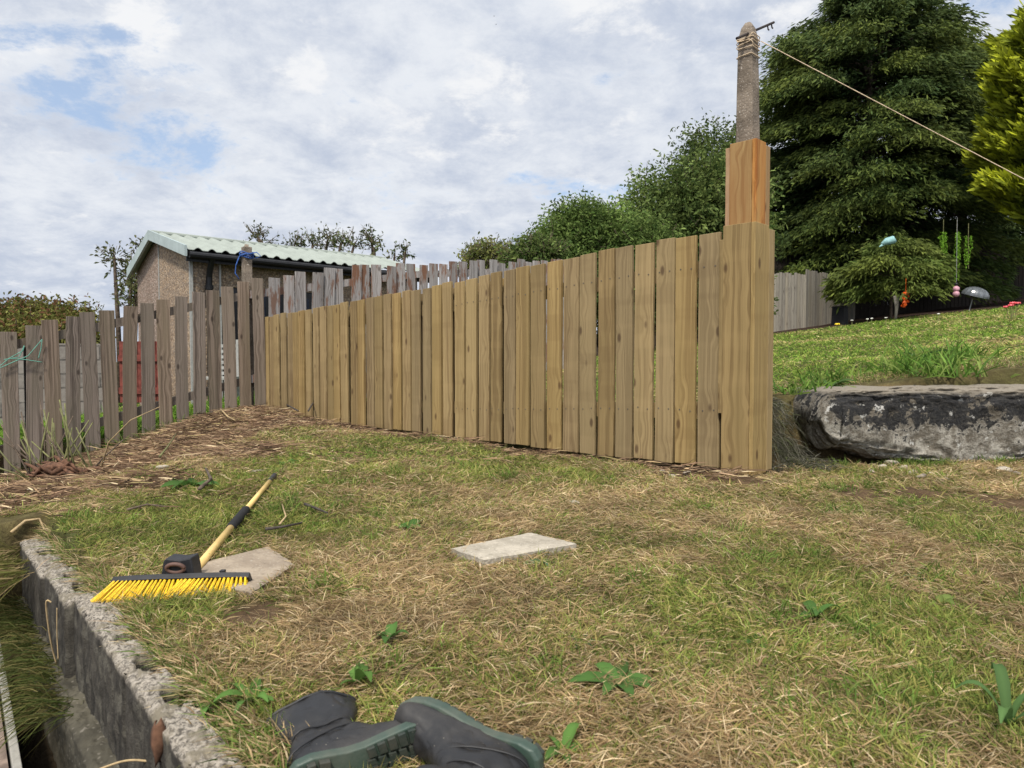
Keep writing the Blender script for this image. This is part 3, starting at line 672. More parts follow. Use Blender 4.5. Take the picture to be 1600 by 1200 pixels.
# iron bar through the post: from front left, low, to back right, high
b0 = at(1151, 60, 3.50); b1 = at(1209, 35, 3.74)
ib = MB().tube([b0, b0.lerp(b1, .5), b1], .0062, 8)
for f_ in (.82, .93):
    q = b0.lerp(b1, f_); ib.tube([q, q + Vector((.004, 0, -.022)), q + Vector((.010, 0, -.026))], .0035, 6)
ibo = ib.build('iron_bar', M['iron']); tag(ibo, 'dark iron line bar stuck through the top of the concrete post', 'iron bar')
rp = MB()
def wrap(zc_, tilt, ph, r=.0023, turns=1.0, hw=.052):
    pts = []
    for k in range(41):
        a = ph + 2 * math.pi * turns * k / 40; c, s = math.cos(a), math.sin(a); e = .26
        u = math.copysign(abs(c) ** e, c) * hw; w = math.copysign(abs(s) ** e, s) * hw; z = zc_ + tilt * c + .003 * math.sin(3 * a + ph)
        q = Matrix.Rotation(ang, 3, 'Z') @ Vector((u + .009, w, 0)); pts.append((pc.x + q.x, pc.y + q.y, z))
    rp.tube(pts, r, 6); return pts
for zc_, ti, ph in ((1.600, .004, 0), (1.596, -.020, 1), (1.585, .022, 2), (1.572, -.012, 1.4), (1.553, .005, .2), (1.513, -.002, 2.2)): wrap(zc_, ti, ph, hw=.0445)
rs = Vector((pc.x + .048, pc.y - .02, 1.585)); re = at(1604, 282, 3.35); far = rs + (re - rs) * 2.2; 
pts = []
for k in range(30):
    u = k / 29; p = rs.lerp(far, u)
    p.z = rs.z + (far.z - rs.z) * u + .12 * math.sin(math.pi * u) * 0
    pts.append(p)
ro = (rp.tube(pts, .0021, 6), rp)[1].build('rope', M['rope'], smooth=True)
tag(ro, 'light brown rope wound round the concrete post top and running down to the right', 'rope')

# ------------------------------------------------------------------ old picket fence
of = tag(empty('picket_fence'), 'old weathered grey picket fence with gaps, climbing behind the new fence', 'fence')
oang = math.atan2(OD.y, OD.x)
def otop(t): return float(np.interp(t, [-1, 0, 1.86, 2.25, 3.14, 4.33, 5.65, 6.7], [-.02, .235, .74, .85, 1.02, 1.165, 1.30, 1.40]))
rr = random.Random(3); t = -.90
while t < 6.6:
    w = rr.uniform(.108, .120); p = OA + OD * t; zt = otop(t) + rr.uniform(-.022, .022)
    if t < 2.1: zb = gz(p.x, p.y) + rr.uniform(.0, .05) if t > .1 else gz(p.x, p.y) - .02
    else: zb = gz(p.x, p.y) - .02
    add_board(of, 'picket', w, .02, zb, zt, (p.x, p.y), oang, M['old_wood'] if t < 2.15 else M['grey_wood'], bow=rr.uniform(-.008, .008), lean=rr.uniform(-.022, .022), skew=rr.uniform(-.004, .006), tip=rr.uniform(-.02, .02), bev=.002)
    t += .1475 + rr.uniform(-.006, .006)
for zf in (-.125, -.98):
    for (ta, tb) in ((-.95, .13), (.13, 1.96), (1.96, 3.9), (3.9, 6.6)):
        a = OA + OD * ta + ON * .036; b = OA + OD * tb + ON * .036
        MB().bar((a.x, a.y, otop(ta) + zf), (b.x, b.y, otop(tb) + zf), .035, .078).build('rail', M['old_wood'] if tb < 2 else M['grey_wood'], of)
for tt_ in (.12, 3.9, 5.8):
    p = OA + OD * tt_ + ON * .10; g0 = gz(p.x, p.y); MB().frame((p.x, p.y, (otop(tt_) - .10 + g0 - .1) / 2), (OD.x, OD.y, 0), (ON.x, ON.y, 0), (0, 0, 1), .04, .04, (otop(tt_) - .10 - g0 + .1) / 2).build('fence_post', M['dark_wood'] if tt_ < 1 else M['old_wood'], of, bevel=.003)
p = OA + OD * 1.97 + ON * .105
zt = at(383, 386, p.y).z; ocp = MB().frame((p.x, p.y, (zt - .85) / 2), (OD.x, OD.y, 0), (ON.x, ON.y, 0), (0, 0, 1), .042, .042, (zt + .85) / 2)
ocp.add([(p.x - .03, p.y - .01, zt), (p.x + .03, p.y - .01, zt), (p.x + .02, p.y + .02, zt + .03), (p.x - .02, p.y + .0, zt + .035)], [(0, 1, 2, 3), (0, 3, 1), (1, 3, 2)])
tag(ocp.build('concrete_post', M['post_conc'], bevel=.006), 'square concrete post standing behind the old pickets, blue rope tied at its top', 'post')
br_ = MB(); rr = random.Random(2)
for q in range(7):
    z = zt - .06 - q * .008; pts = []
    for k in range(17):
        a = 2 * math.pi * k / 16 + q; rad = .062 + rr.uniform(-.004, .010); pts.append((p.x + rad * math.cos(a), p.y + rad * math.sin(a), z + .012 * math.sin(a * 2 + q)))
    br_.tube(pts, .0055, 6)
br_.tube([(p.x - .06, p.y - .04, zt - .1), (p.x - .095, p.y - .04, zt - .19), (p.x - .10, p.y - .05, zt - .27), (p.x - .06, p.y - .05, zt - .33)], .0055, 6)
br_.tube([(p.x + .05, p.y - .05, zt - .08), (p.x + .12, p.y - .05, zt - .06), (p.x + .16, p.y - .05, zt - .10), (p.x + .11, p.y - .05, zt - .12)], .0055, 6)
tag(br_.build('blue_rope', M['blue_rope'], smooth=True), 'blue rope knotted round the top of the old concrete post', 'rope')
gs = MB()
for (pts2) in ([(0, 572), (14, 560), (40, 562), (66, 566)], [(0, 575), (20, 566), (44, 556), (66, 530), (64, 545), (60, 560)], [(14, 560), (36, 548), (38, 540), (30, 558), (6, 562)]):
    P = []
    for (x, y) in pts2: a, b = ray(x, y); Yv = (OA.y - OA.x * OD.y / OD.x) / (1 - a * OD.y / OD.x) - .035; P.append(Vector((a * Yv, Yv, b * Yv)))
    Q = []
    for i in range(len(P) - 1):
        for k in range(6): Q.append(P[i].lerp(P[i + 1], k / 6))
    gs.tube(Q + [P[-1]], .0035, 5)
tag(gs.build('string', M['green_string'], smooth=True), 'thin green string tied across the leftmost weathered pickets', 'string')

# ------------------------------------------------------------------ garage
GD = Vector((1.07, 1.0)).normalized(); GN = Vector((-GD.y, GD.x)); G0 = Vector((-4.52, 9.93))
def gp(s, n, z): q = G0 + GD * s + GN * n; return Vector((q.x, q.y, z))
zg, ze, zr, zl, gw, gl = -.95, 1.50, 1.885, 1.45, 2.50, 3.95
ga = tag(empty('garage', (G0.x, G0.y, zg)), 'small pebbledashed garage with pale green corrugated roof behind the old fence', 'garage')
ga_inv = Matrix.Translation((-G0.x, -G0.y, -zg))
def gbuild(mb, name, m, parent=ga, **k):
    mb.v = [tuple(Vector(v) - Vector((G0.x, G0.y, zg))) for v in mb.v]; return mb.build(name, m, parent, **k)
h2 = 1.39
# gable end, built as panels: pinkish left panel, warmer right panel, white joint strips
gbuild(MB().add([gp(0, h2 - .04, zg), gp(0, gw, zg), gp(0, gw, zl), gp(0, h2 - .04, zr), gp(.06, h2 - .04, zg), gp(.06, gw, zg), gp(.06, gw, zl), gp(.06, h2 - .04, zr)], [(0, 1, 2, 3), (4, 7, 6, 5), (0, 3, 7, 4), (1, 5, 6, 2), (2, 6, 7, 3), (0, 4, 5, 1)]), 'gable_wall', M['pebble_pink'])
gbuild(MB().add([gp(0, .0, zg), gp(0, h2 - .042, zg), gp(0, h2 - .042, zr), gp(0, .0, ze), gp(.06, .0, zg), gp(.06, h2 - .042, zg), gp(.06, h2 - .042, zr), gp(.06, .0, ze)], [(0, 1, 2, 3), (4, 7, 6, 5), (0, 3, 7, 4), (1, 5, 6, 2), (2, 6, 7, 3), (0, 4, 5, 1)]), 'gable_wall', M['pebble'])
def gbox(s0, s1, n0, n1, z0, z1):
    return MB().add([gp(s, n, z) for z in (z0, z1) for n in (n0, n1) for s in (s0, s1)], [(0, 2, 3, 1), (4, 5, 7, 6), (0, 1, 5, 4), (2, 6, 7, 3), (0, 4, 6, 2), (1, 3, 7, 5)])
gbuild(gbox(-.012, -.002, h2 - .055, h2 - .03, zg, zr - .08), 'joint_strip', M['white_trim'])
gbuild(gbox(-.015, .03, -.03, -.002, zg, ze), 'corner_strip', M['white_trim'])
# side wall: pier, recess with door, wall beyond
gbuild(gbox(.062, .40, .0, .06, zg, ze), 'side_wall', M['pebble'])
gbuild(gbox(.40, .425, -.02, .05, zg, ze), 'pier_strip', M['white_trim'])
gbuild(gbox(.43, gl, .10, .16, 1.05, ze), 'lintel_wall', M['pebble'])
gbuild(gbox(1.95, gl, .10, .16, zg, 1.048), 'side_wall', M['pebble'])
dr = gbuild(gbox(.43, 1.945, .13, .17, zg, 1.045), 'door', M['door_black'])
for k in range(6): gbuild(gbox(.52 + k * .24, .66 + k * .24, .115, .128, .35, .95), 'door_pane', M['glass_blue'], parent=dr)
for o in dr.children: o.matrix_parent_inverse = Matrix.Identity(4)
gbuild(gbox(gl - .06, gl, .17, gw, zg, ze), 'end_wall', M['pebble'])
gbuild(gbox(.065, gl, gw - .06, gw, zg, zl), 'back_wall', M['pebble'])
gbuild(gbox(2.6, 3.2, .075, .098, .0, .95), 'window', M['door_black'])
# roof sheets, corrugated
def roof(n0, z0, n1, z1, name):
    N = 420; vs = []; fs = []
    for i in range(N + 1):
        s = -.10 + (gl + .25) * i / N; c = .022 * math.sin(2 * math.pi * s / .175) 
        c = .026 * max(-.35, math.sin(2 * math.pi * s / .19))
        for (n, z) in ((n0, z0), (n1, z1)): vs.append(gp(s, n, z + c + .03)); vs.append(gp(s, n, z + c + .022))
    for i in range(N):
        a = i * 4; fs += [(a, a + 4, a + 6, a + 2), (a + 1, a + 3, a + 7, a + 5), (a, a + 1, a + 5, a + 4), (a + 2, a + 6, a + 7, a + 3)]
    fs += [(0, 2, 3, 1), (N * 4, N * 4 + 1, N * 4 + 3, N * 4 + 2)]
    return gbuild(MB().add(vs, fs), name, M['roof'])
roof(-.20, ze - .02, h2, zr + .015, 'roof'); roof(gw + .06, zl - .04, h2, zr + .015, 'roof')
gbuild(MB().tube([gp(-.1, h2, zr + .045), gp(gl + .15, h2, zr + .045)], .04, 10), 'ridge_cap', M['roof'])
def barge(n0, z0, n1, z1):
    mb = MB(); d = .15
    return mb.add([gp(-.14, n0, z0 + .05), gp(-.14, n1, z1 + .05), gp(-.14, n1, z1 - d + .05), gp(-.14, n0, z0 - d + .05), gp(-.105, n0, z0 + .05), gp(-.105, n1, z1 + .05), gp(-.105, n1, z1 - d + .05), gp(-.105, n0, z0 - d + .05)],
                  [(0, 1, 2, 3), (4, 7, 6, 5), (0, 4, 5, 1), (1, 5, 6, 2), (2, 6, 7, 3), (3, 7, 4, 0)])
gbuild(barge(-.22, ze + .0, h2, zr + .03), 'bargeboard', M['barge']); gbuild(barge(h2 + .001, zr + .03, gw + .08, zl - .02), 'bargeboard', M['barge'])
gbuild(gbox(-.10, gl + .1, -.17, -.15, ze - .16, ze - .025), 'fascia', M['gutter'])
gbuild(MB().tube([gp(-.08, -.225, ze - .075), gp(gl + .1, -.225, ze - .085)], .045, 10), 'gutter', M['gutter'])
gbuild(gbox(-.10, gl, -.15, .12, ze - .03, ze - .01), 'soffit', M['gutter'])
gbuild(MB().tube([gp(.24, -.2, ze - .09), gp(.24, -.1, ze - .24), gp(.24, -.06, ze - .35), gp(.24, -.06, zg)], .042, 10), 'downpipe', M['gutter'])
gbuild(MB().tube([gp(.24, -.06, ze - .52), gp(.24, -.06, ze - .46)], .055, 10), 'pipe_collar', M['gutter'])
gbuild(gbox(-.02, -.003, 1.40, 1.72, .72, .735), 'bracket', M['lead'])
# pale slatted chair back seen between the pickets in front of the garage
ch = empty('garden_chair', (at(351, 560, 9.0).x, 9.0, -.66)); tag(ch, 'pale slatted garden chair standing in front of the garage door', 'chair')
for k in range(6): MB().box(-.16, .16, 0, .02, .45 + k * .07, .49 + k * .07).build('back_slat', M['white_trim'], ch)
for s in (-.17, .17): MB().box(s - .02, s + .02, -.01, .03, 0, .9).build('leg', M['white_trim'], ch)
MB().box(-.19, .19, -.4, .03, .40, .43).build('seat', M['white_trim'], ch)
for s in (-.17, .17): MB().box(s - .02, s + .02, -.4, -.36, 0, .40).build('leg', M['white_trim'], ch)

# block wall and red gate behind the old fence
bw = tag(empty('block_wall', (-9.4, 10.3, -1.15)), 'stepped grey concrete block wall behind the left pickets', 'wall')
bdir = Vector((2.55, 1.2, 0)); bl = bdir.length; bw.rotation_euler = (0, 0, math.atan2(1.2, 2.55))
for (x0, x1, zt_) in ((0, 1.30, 1.07), (1.30, 1.75, 1.295), (1.75, 2.98, 1.52)):
    MB().box(x0 + .001, x1, 0, .1, 0, zt_ - (.17 if x1 > 1 else 0) + .04).build('wall_section', M['block'], bw)
g1, g2 = at(186, 560, 9.9), at(258, 560, 9.9); gt = tag(empty('red_gate', (g1.x, 9.9, -.62)), 'faded red wooden gate between the block wall and the garage', 'gate')
n_ = 5; W_ = (g2.x - g1.x)
for k in range(n_): MB().box(W_ * k / n_ + .004, W_ * (k + 1) / n_ - .004, 0, .02, .0, .86).build('gate_board', M['red_paint'], gt)
for z in (.12, .58): MB().box(0, W_, -.028, -.001, z, z + .09).build('gate_rail', M['red_paint'], gt)

# ------------------------------------------------------------------ far fences behind the upper lawn, the last an added dark backing
def far_fence(P0, P1, n, z0f, h, m, name, label, wfrac=.92, jit=.03):
    o = tag(empty(name, (P0.x, P0.y, P0.z)), label, 'fence'); d = (P1 - P0); a = math.atan2(d.y, d.x); L = math.hypot(d.x, d.y); rr = random.Random(n)
    me_ = None
    for k in range(n):
        u = (k + .5) / n; b = link('board', board_mesh(L / n * wfrac, .02, 0, h + rr.uniform(-jit, jit), 0, 'board', seg=2), o, m); b.location = (d.x * u, d.y * u, d.z * u + z0f); b.rotation_euler = (0, 0, a)
    for z in (h * .2, h * .8):
        q = Vector((math.sin(a), -math.cos(a), 0)) * -.035
        MB().bar(q + Vector((0, 0, z)), q + d + Vector((0, 0, z)), .04, .08).build('rail', m, o)
    return o
far_fence(at(1155, 520, 15.6), at(1258, 520, 15.9), 22, -.1, 1.42, M['pale_wood'], 'board_fence', 'pale weathered close-boarded fence at the back of the upper lawn')
far_fence(at(1258, 520, 15.9), at(1335, 520, 18.6), 20, -.1, 1.50, M['pale_wood'], 'board_fence', 'shaded pale fence turning away behind the bushy small conifer')
far_fence(at(1180, 520, 18.6), at(1690, 500, 20.6), 84, -.4, 2.75, M['dark_wood'], 'board_fence', 'added tall dark fence standing for the deep shade behind the conifers', .86)  # added backing, near-black to darken the space under the trees

# ------------------------------------------------------------------ trees
def tube_tree(parent, paths, name='trunk', m=None):
    mb = MB()
    for pts, rad in paths: mb.tube(pts, rad, 8)
    return mb.build(name, m or M['bark'], parent, smooth=True)
def conifer(loc, H, Rad, z_start, nb, spb, dark, light, label, name='conifer_tree', leanx=0, prof=None, tipf=.5, L0=.13, seed=1, droop=.35, ncut=1.0, w0=.3, up=.15, plume=0, dz_=.4):
    r = np.random.default_rng(seed); o = tag(empty(name, loc), label, 'tree'); B = Blades(); limbs = []
    hts = z_start + (H - z_start) * (np.linspace(0, 1, nb) ** .95)
    for h in hts:
        u = (h - z_start) / (H - z_start); rad = Rad * float(np.interp(u, *prof)) if prof else Rad * (1 - u) ** .7
        a = r.uniform(0, 2 * np.pi); ln = rad * r.uniform(.62, 1.12); 
        n = max(8, int(spb * (ln / Rad) ** 1.1)); d = np.array([math.cos(a), math.sin(a), 0]); sd_ = np.array([-math.sin(a), math.cos(a), 0])
        upk = up + .35 * u; q = r.uniform(.0, 1, n) ** .6 * .75 + .25            # position along bough, mostly outer part
        fan = (1 - .55 * q) * q * ln * .55 + .12
        lat = r.normal(0, .36 if plume == 0 else .24, n) * fan; 
        dz = upk * ln * q - droop * ln * q * q * .9 + r.normal(0, .040, n) * (1 + ln * .25) - np.abs(lat) * .25
        P = d[None] * (q * ln)[:, None] + sd_[None] * lat[:, None]; P[:, 2] = h + dz; P[:, 0] += leanx * u
        limbs.append(([(leanx * u, 0, h - .1), tuple(d * ln * .5 + np.array([leanx * u, 0, h + upk * ln * .5 - droop * ln * .22])), tuple(d * ln * .9 + np.array([leanx * u, 0, h + upk * ln * .9 - droop * ln * .7]))], [.03 + .02 * ln / Rad, .02, .006]))
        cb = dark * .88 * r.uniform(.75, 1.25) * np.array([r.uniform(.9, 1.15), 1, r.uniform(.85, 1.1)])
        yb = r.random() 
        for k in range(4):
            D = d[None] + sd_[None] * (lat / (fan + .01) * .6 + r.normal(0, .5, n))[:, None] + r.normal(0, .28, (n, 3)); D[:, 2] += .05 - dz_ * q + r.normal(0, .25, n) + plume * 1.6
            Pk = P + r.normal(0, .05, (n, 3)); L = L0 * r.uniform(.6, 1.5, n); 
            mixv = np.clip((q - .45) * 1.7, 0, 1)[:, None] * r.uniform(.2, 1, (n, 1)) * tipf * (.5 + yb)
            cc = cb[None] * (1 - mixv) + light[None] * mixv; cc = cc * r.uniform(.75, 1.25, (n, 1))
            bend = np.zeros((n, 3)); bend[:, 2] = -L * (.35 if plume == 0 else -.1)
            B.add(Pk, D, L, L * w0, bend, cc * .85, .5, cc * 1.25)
    B.build('crown', M['needle'], o)
    trunk = [([(0, 0, -.5), (leanx * .3, 0, H * .35), (leanx, 0, H * .97)], [.04 * H * .55, .016 * H, .01])] + limbs[::2]
    tube_tree(o, trunk); return o
A = np.array
tl = lambda x, y, Yv: at(x, y, Yv)
p = tl(1352, 500, 19.5); bigp = ([0, .12, .3, .5, .68, .76, .86, .93, 1.0], [.95, 1.0, 1.05, 1.0, .95, .78, .50, .33, .12])
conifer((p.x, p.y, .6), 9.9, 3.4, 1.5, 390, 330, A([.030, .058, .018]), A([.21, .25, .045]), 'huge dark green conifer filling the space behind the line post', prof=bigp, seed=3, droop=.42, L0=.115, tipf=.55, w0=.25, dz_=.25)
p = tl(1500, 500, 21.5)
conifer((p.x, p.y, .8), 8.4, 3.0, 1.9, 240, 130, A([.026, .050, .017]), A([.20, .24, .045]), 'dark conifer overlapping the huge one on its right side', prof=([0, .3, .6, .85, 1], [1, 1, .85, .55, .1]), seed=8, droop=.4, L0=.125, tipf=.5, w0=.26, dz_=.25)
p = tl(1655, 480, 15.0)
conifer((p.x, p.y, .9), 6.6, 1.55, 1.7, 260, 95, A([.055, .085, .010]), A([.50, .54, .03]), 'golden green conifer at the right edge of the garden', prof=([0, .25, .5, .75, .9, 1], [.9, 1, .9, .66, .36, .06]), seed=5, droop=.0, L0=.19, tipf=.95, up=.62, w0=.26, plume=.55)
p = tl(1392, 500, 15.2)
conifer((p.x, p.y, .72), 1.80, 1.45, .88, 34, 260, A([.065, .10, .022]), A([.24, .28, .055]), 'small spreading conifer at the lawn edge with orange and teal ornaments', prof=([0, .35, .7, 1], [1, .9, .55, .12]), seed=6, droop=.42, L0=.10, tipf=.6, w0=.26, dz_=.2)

def leafy(loc, lobes, nshoot, lps, leafL, c0, c1, label, name='tree', seed=1, wfr=.42, shoot=(.25, .7), wild=.5, cat='tree', trunk=True, red=None, fill=1.0):
    r = np.random.default_rng(seed); o = tag(empty(name, loc), label, cat); B = Blades(); tw = MB(); lob = np.array(lobes, float); vol = (lob[:, 3] * lob[:, 4] * lob[:, 5]) ** .7; vol /= vol.sum()
    pick = r.choice(len(lob), nshoot, p=vol); 
    dirs = unit(r.normal(size=(nshoot, 3))); rad = r.uniform(0, 1, nshoot) ** .45
    C0 = lob[pick, :3]; Rr = lob[pick, 3:6]; base = C0 + dirs * Rr * rad[:, None]
    sd_ = unit(dirs / Rr * Rr.mean() + A([0, 0, wild]) + r.normal(0, .45, (nshoot, 3))); sl = r.uniform(*shoot, nshoot)
    lobtone = r.uniform(.7, 1.25, len(lob))[pick]; st = r.uniform(.7, 1.3, nshoot) * lobtone; mx = np.clip(r.normal(.45, .3, nshoot), 0, 1)[:, None]
    cs = (c0[None] * (1 - mx) + c1[None] * mx) * st[:, None]
    for k in range(lps):
        u = (k + r.uniform(0, 1, nshoot)) / lps; P = base + sd_ * (sl * u)[:, None] + r.normal(0, leafL * .35, (nshoot, 3))
        D = sd_ * .5 + r.normal(0, .75, (nshoot, 3)); L = leafL * r.uniform(.6, 1.3, nshoot); bend = np.zeros((nshoot, 3)); bend[:, 2] = -L * .25
        cc = cs * r.uniform(.8, 1.25, (nshoot, 1))
        if red is not None: m_ = (r.uniform(0, 1, (nshoot, 1)) < red[1] * (.4 + rad[:, None])); cc = np.where(m_, A(red[0])[None] * r.uniform(.6, 1.2, (nshoot, 1)), cc)
        B.add(P, D, L, L * wfr, bend, cc, .35)
    B.build('crown' if cat == 'tree' else 'foliage', M['leaf'], o)
    if trunk:
        zmin = -loc[2] - .9; paths = []
        for l in lob: paths.append(([(l[0] * .2, l[1] * .2, -.3 if cat != 'tree' else -1.2), (l[0] * .6, l[1] * .6, l[2] * .55), (l[0], l[1], l[2]), (l[0] * 1.05, l[1] * 1.05, l[2] + l[5] * .8)], [.07, .05, .03, .006]))
        for i in range(0, nshoot, max(1, nshoot // 350)):
            b = base[i]; e = b + sd_[i] * sl[i]; paths.append(([tuple(b), tuple(e)], [.008, .003]))
        tube_tree(o, paths, 'trunk')
    return o
gr0, gr1 = A([.045, .080, .020]), A([.16, .205, .055])
# bushy trees behind the new fence, higher to the right
def lobe(x, y, Yv, w, h, c, dep=1.0):
    q = at(x, y, Yv) - Vector(c); return (q.x, q.y + dep * (random.random() - .5), q.z, w * Yv / 1100, max(w, h) * Yv / 1100 * .8, h * Yv / 1100)
c = (at(1085, 500, 14.5).x, 14.5, -.3)
leafy(c, [lobe(1090, 330, 14.5, 62, 62, c), (lobe(1120, 255, 14.5, 42, 48, c)), lobe(1035, 325, 14.3, 48, 45, c), lobe(1075, 395, 14.2, 80, 60, c), lobe(1130, 350, 14.8, 40, 80, c), lobe(1000, 375, 14.2, 38, 45, c)], 5200, 11, .085, gr0, gr1, 'leafy green tree right beside the line post above the new fence', seed=21)
c = (at(925, 500, 13.5).x, 13.5, -.4)
leafy(c, [lobe(915, 375, 13.5, 62, 40, c), lobe(870, 392, 13.4, 48, 30, c), lobe(955, 370, 13.6, 50, 38, c), lobe(905, 350, 13.5, 38, 26, c), lobe(1000, 395, 13.6, 50, 40, c)], 4600, 10, .072, A([.08, .14, .03]), A([.21, .29, .075]), 'rounded light green bush tree over the middle of the new fence', seed=22, name='bush', cat='bush', shoot=(.15, .42))
c = (at(835, 500, 12.8).x, 12.8, -.3)
leafy(c, [lobe(838, 402, 12.8, 30, 14, c), lobe(815, 410, 12.8, 26, 14, c), lobe(850, 408, 12.8, 30, 18, c)], 900, 9, .07, gr0, gr1 * .9, 'low dark green bush where the old pickets meet the sky', seed=23, name='bush', cat='bush', shoot=(.12, .3))
c = (at(765, 500, 13.5).x, 13.5, -.3)
leafy(c, [lobe(765, 405, 13.5, 34, 10, c), lobe(740, 410, 13.5, 22, 9, c), lobe(795, 408, 13.5, 22, 12, c)], 480, 8, .075, A([.09, .12, .03]), A([.20, .20, .06]), 'thin yellowish green bush above the far pickets', seed=24, name='bush', cat='bush', shoot=(.12, .35))
c = (at(1000, 500, 12.6).x, 12.6, -.3)
leafy(c, [lobe(x_, 462, 12.6, 48, 52, c) for x_ in (860, 920, 980, 1040, 1100, 1160)], 3800, 9, .085, gr0 * .9, gr1 * .8, 'dense low green hedge glimpsed through the gaps of the new fence', seed=31, name='hedge', cat='hedge', shoot=(.1, .25))
# tree beside and behind the garage
c = (at(190, 500, 15.5).x, 15.5, -.9)
leafy(c, [lobe(205, 425, 15.5, 16, 20, c), lobe(188, 405, 15.5, 12, 9, c), lobe(212, 455, 15.3, 12, 26, c), lobe(232, 402, 15.5, 10, 12, c), lobe(236, 385, 15.5, 7, 8, c), lobe(205, 385, 15.5, 12, 5, c), lobe(222, 470, 15.4, 12, 24, c)], 190, 6, .095, A([.055, .075, .022]), A([.13, .135, .05]), 'slender leafy tree rising beside the left end of the garage', seed=25, shoot=(.15, .35))
c = (at(480, 500, 17.0).x, 17.0, -.9)
leafy(c, [lobe(408, 371, 17, 10, 8, c), lobe(415, 380, 17, 14, 6, c), lobe(455, 382, 17, 14, 5, c), lobe(480, 380, 17, 18, 7, c), lobe(507, 376, 17, 14, 11, c), lobe(535, 384, 17, 16, 8, c), lobe(548, 378, 17, 8, 8, c)], 150, 6, .10, A([.055, .08, .03]), A([.14, .15, .06]), 'leafy branches of a tree showing over the garage ridge', seed=26, shoot=(.15, .4), wild=.9, wfr=.34)
c = (at(600, 500, 17.5).x, 17.5, -.9)
leafy(c, [lobe(583, 378, 17.5, 5, 12, c), lobe(588, 392, 17.5, 9, 5, c), lobe(612, 398, 17.5, 10, 6, c), lobe(632, 393, 17.5, 6, 6, c)], 60, 6, .10, A([.055, .08, .03]), A([.14, .15, .06]), 'sparse twiggy young tree past the garage roof end', seed=27, shoot=(.15, .35), wild=.9)
c = (at(55, 520, 13.5).x, 13.5, -1.0)
leafy(c, [lobe(20, 500, 13.5, 40, 22, c), lobe(70, 500, 13.5, 42, 20, c), lobe(105, 500, 13.3, 24, 18, c), lobe(-30, 505, 13.3, 45, 30, c), lobe(40, 530, 13, 90, 35, c), lobe(115, 525, 13, 24, 24, c)], 3300, 8, .085, A([.085, .095, .022]), A([.21, .20, .055]), 'green hedge tinged with red new leaves at the far left', seed=28, name='hedge', cat='hedge', shoot=(.12, .35), red=((.20, .10, .05), .14))

# ------------------------------------------------------------------ hanging and standing ornaments at the back of the lawn
def cyl(mb, c, r, h, n=12): return mb.tube([c, (c[0], c[1], c[2] + h)], r, n)
p = at(1387, 379, 14.3)
tag(MB().tube([p + Vector((-.12, 0, -.03)), p + Vector((-.02, 0, .02)), p + Vector((.09, 0, .05)), p + Vector((.14, 0, .0))], [.03, .075, .085, .05], 12).tube([p + Vector((-.02, 0, .0)), p + Vector((-.14, 0, -.07)), p + Vector((-.17, 0, -.09))], [.03, .02, .01], 8).build('plastic_ornament', M['teal'], smooth=True), 'pale teal plastic ornament caught on top of the small conifer', 'ornament')
p = at(1415, 468, 13.9); oo = MB(); rr = random.Random(4)
for k in range(26): q = p + Vector((rr.uniform(-.055, .055), rr.uniform(-.05, .05), rr.uniform(-.14, .14))); oo.tube([q, q + Vector((rr.uniform(-.05, .05), 0, rr.uniform(-.05, .05)))], .022, 6)
oo.tube([p + Vector((0, 0, .13)), p + Vector((0, 0, .42))], .004, 5)
tag(oo.build('hanging_ornament', M['orange']), 'bright orange net ornament hanging under the small conifer', 'ornament')
p = at(1400, 480, 14.3)
tag(MB().tube([at(1400, 462, 14.3), at(1401, 480, 14.3), at(1399, 503, 14.3)], [.055, .035, .022], 8).build('stake', M['pale_wood'], smooth=True), 'pale wooden stake beside the orange ornament', 'stake')
wf = empty('hanging_feeder', at(1494, 452, 13.9)); tag(wf, 'pink beaded bird feeder hanging from the dark conifer', 'bird feeder')
for k, r_ in enumerate((.035, .062, .062)):
    bm = bmesh.new(); bmesh.ops.create_uvsphere(bm, u_segments=14, v_segments=10, radius=r_); me = bpy.data.meshes.new('bead'); bm.to_mesh(me); bm.free(); b = link('bead', me, wf, M['pink'] if k else M['bin']); b.location = (0, 0, .10 - k * .095); [setattr(q, 'use_smooth', True) for q in me.polygons]
MB().tube([(0, 0, .15), (-.01, 0, 1.4)], .004, 5).build('cord', M['lead'], wf)
# glass bird bath dome on a stem
bb = empty('garden_dome', at(1515, 493, 14.6)); tag(bb, 'grey ribbed plastic dome on a thin leaning stake in the dark bed', 'garden ornament')
bm = bmesh.new(); rings = []
for i in range(9):
    a = i / 8 * math.pi / 2; ring = []
    for k in range(28):
        b = 2 * math.pi * k / 28; rr_ = (.245 + .012 * (k % 2)) * math.cos(a) + .002; ring.append(bm.verts.new((rr_ * math.cos(b), rr_ * math.sin(b), .19 * math.sin(a))))
    rings.append(ring)
for a, b in zip(rings, rings[1:]):
    for i in range(28): bm.faces.new((a[i], a[(i + 1) % 28], b[(i + 1) % 28], b[i]))
me = bpy.data.meshes.new('dome'); bm.to_mesh(me); bm.free(); dm = link('dome', me, bb, plain('grey_dome', (.10, .11, .12), .25, spec=.8)); dm.location = (.10, 0, .40); dm.rotation_euler = (.25, .2, 0); sm = dm.modifiers.new('s', 'SOLIDIFY'); sm.thickness = .008
MB().tube([(-.05, 0, -.05), (.11, 0, .57)], .012, 8).build('stake', M['lead'], bb)
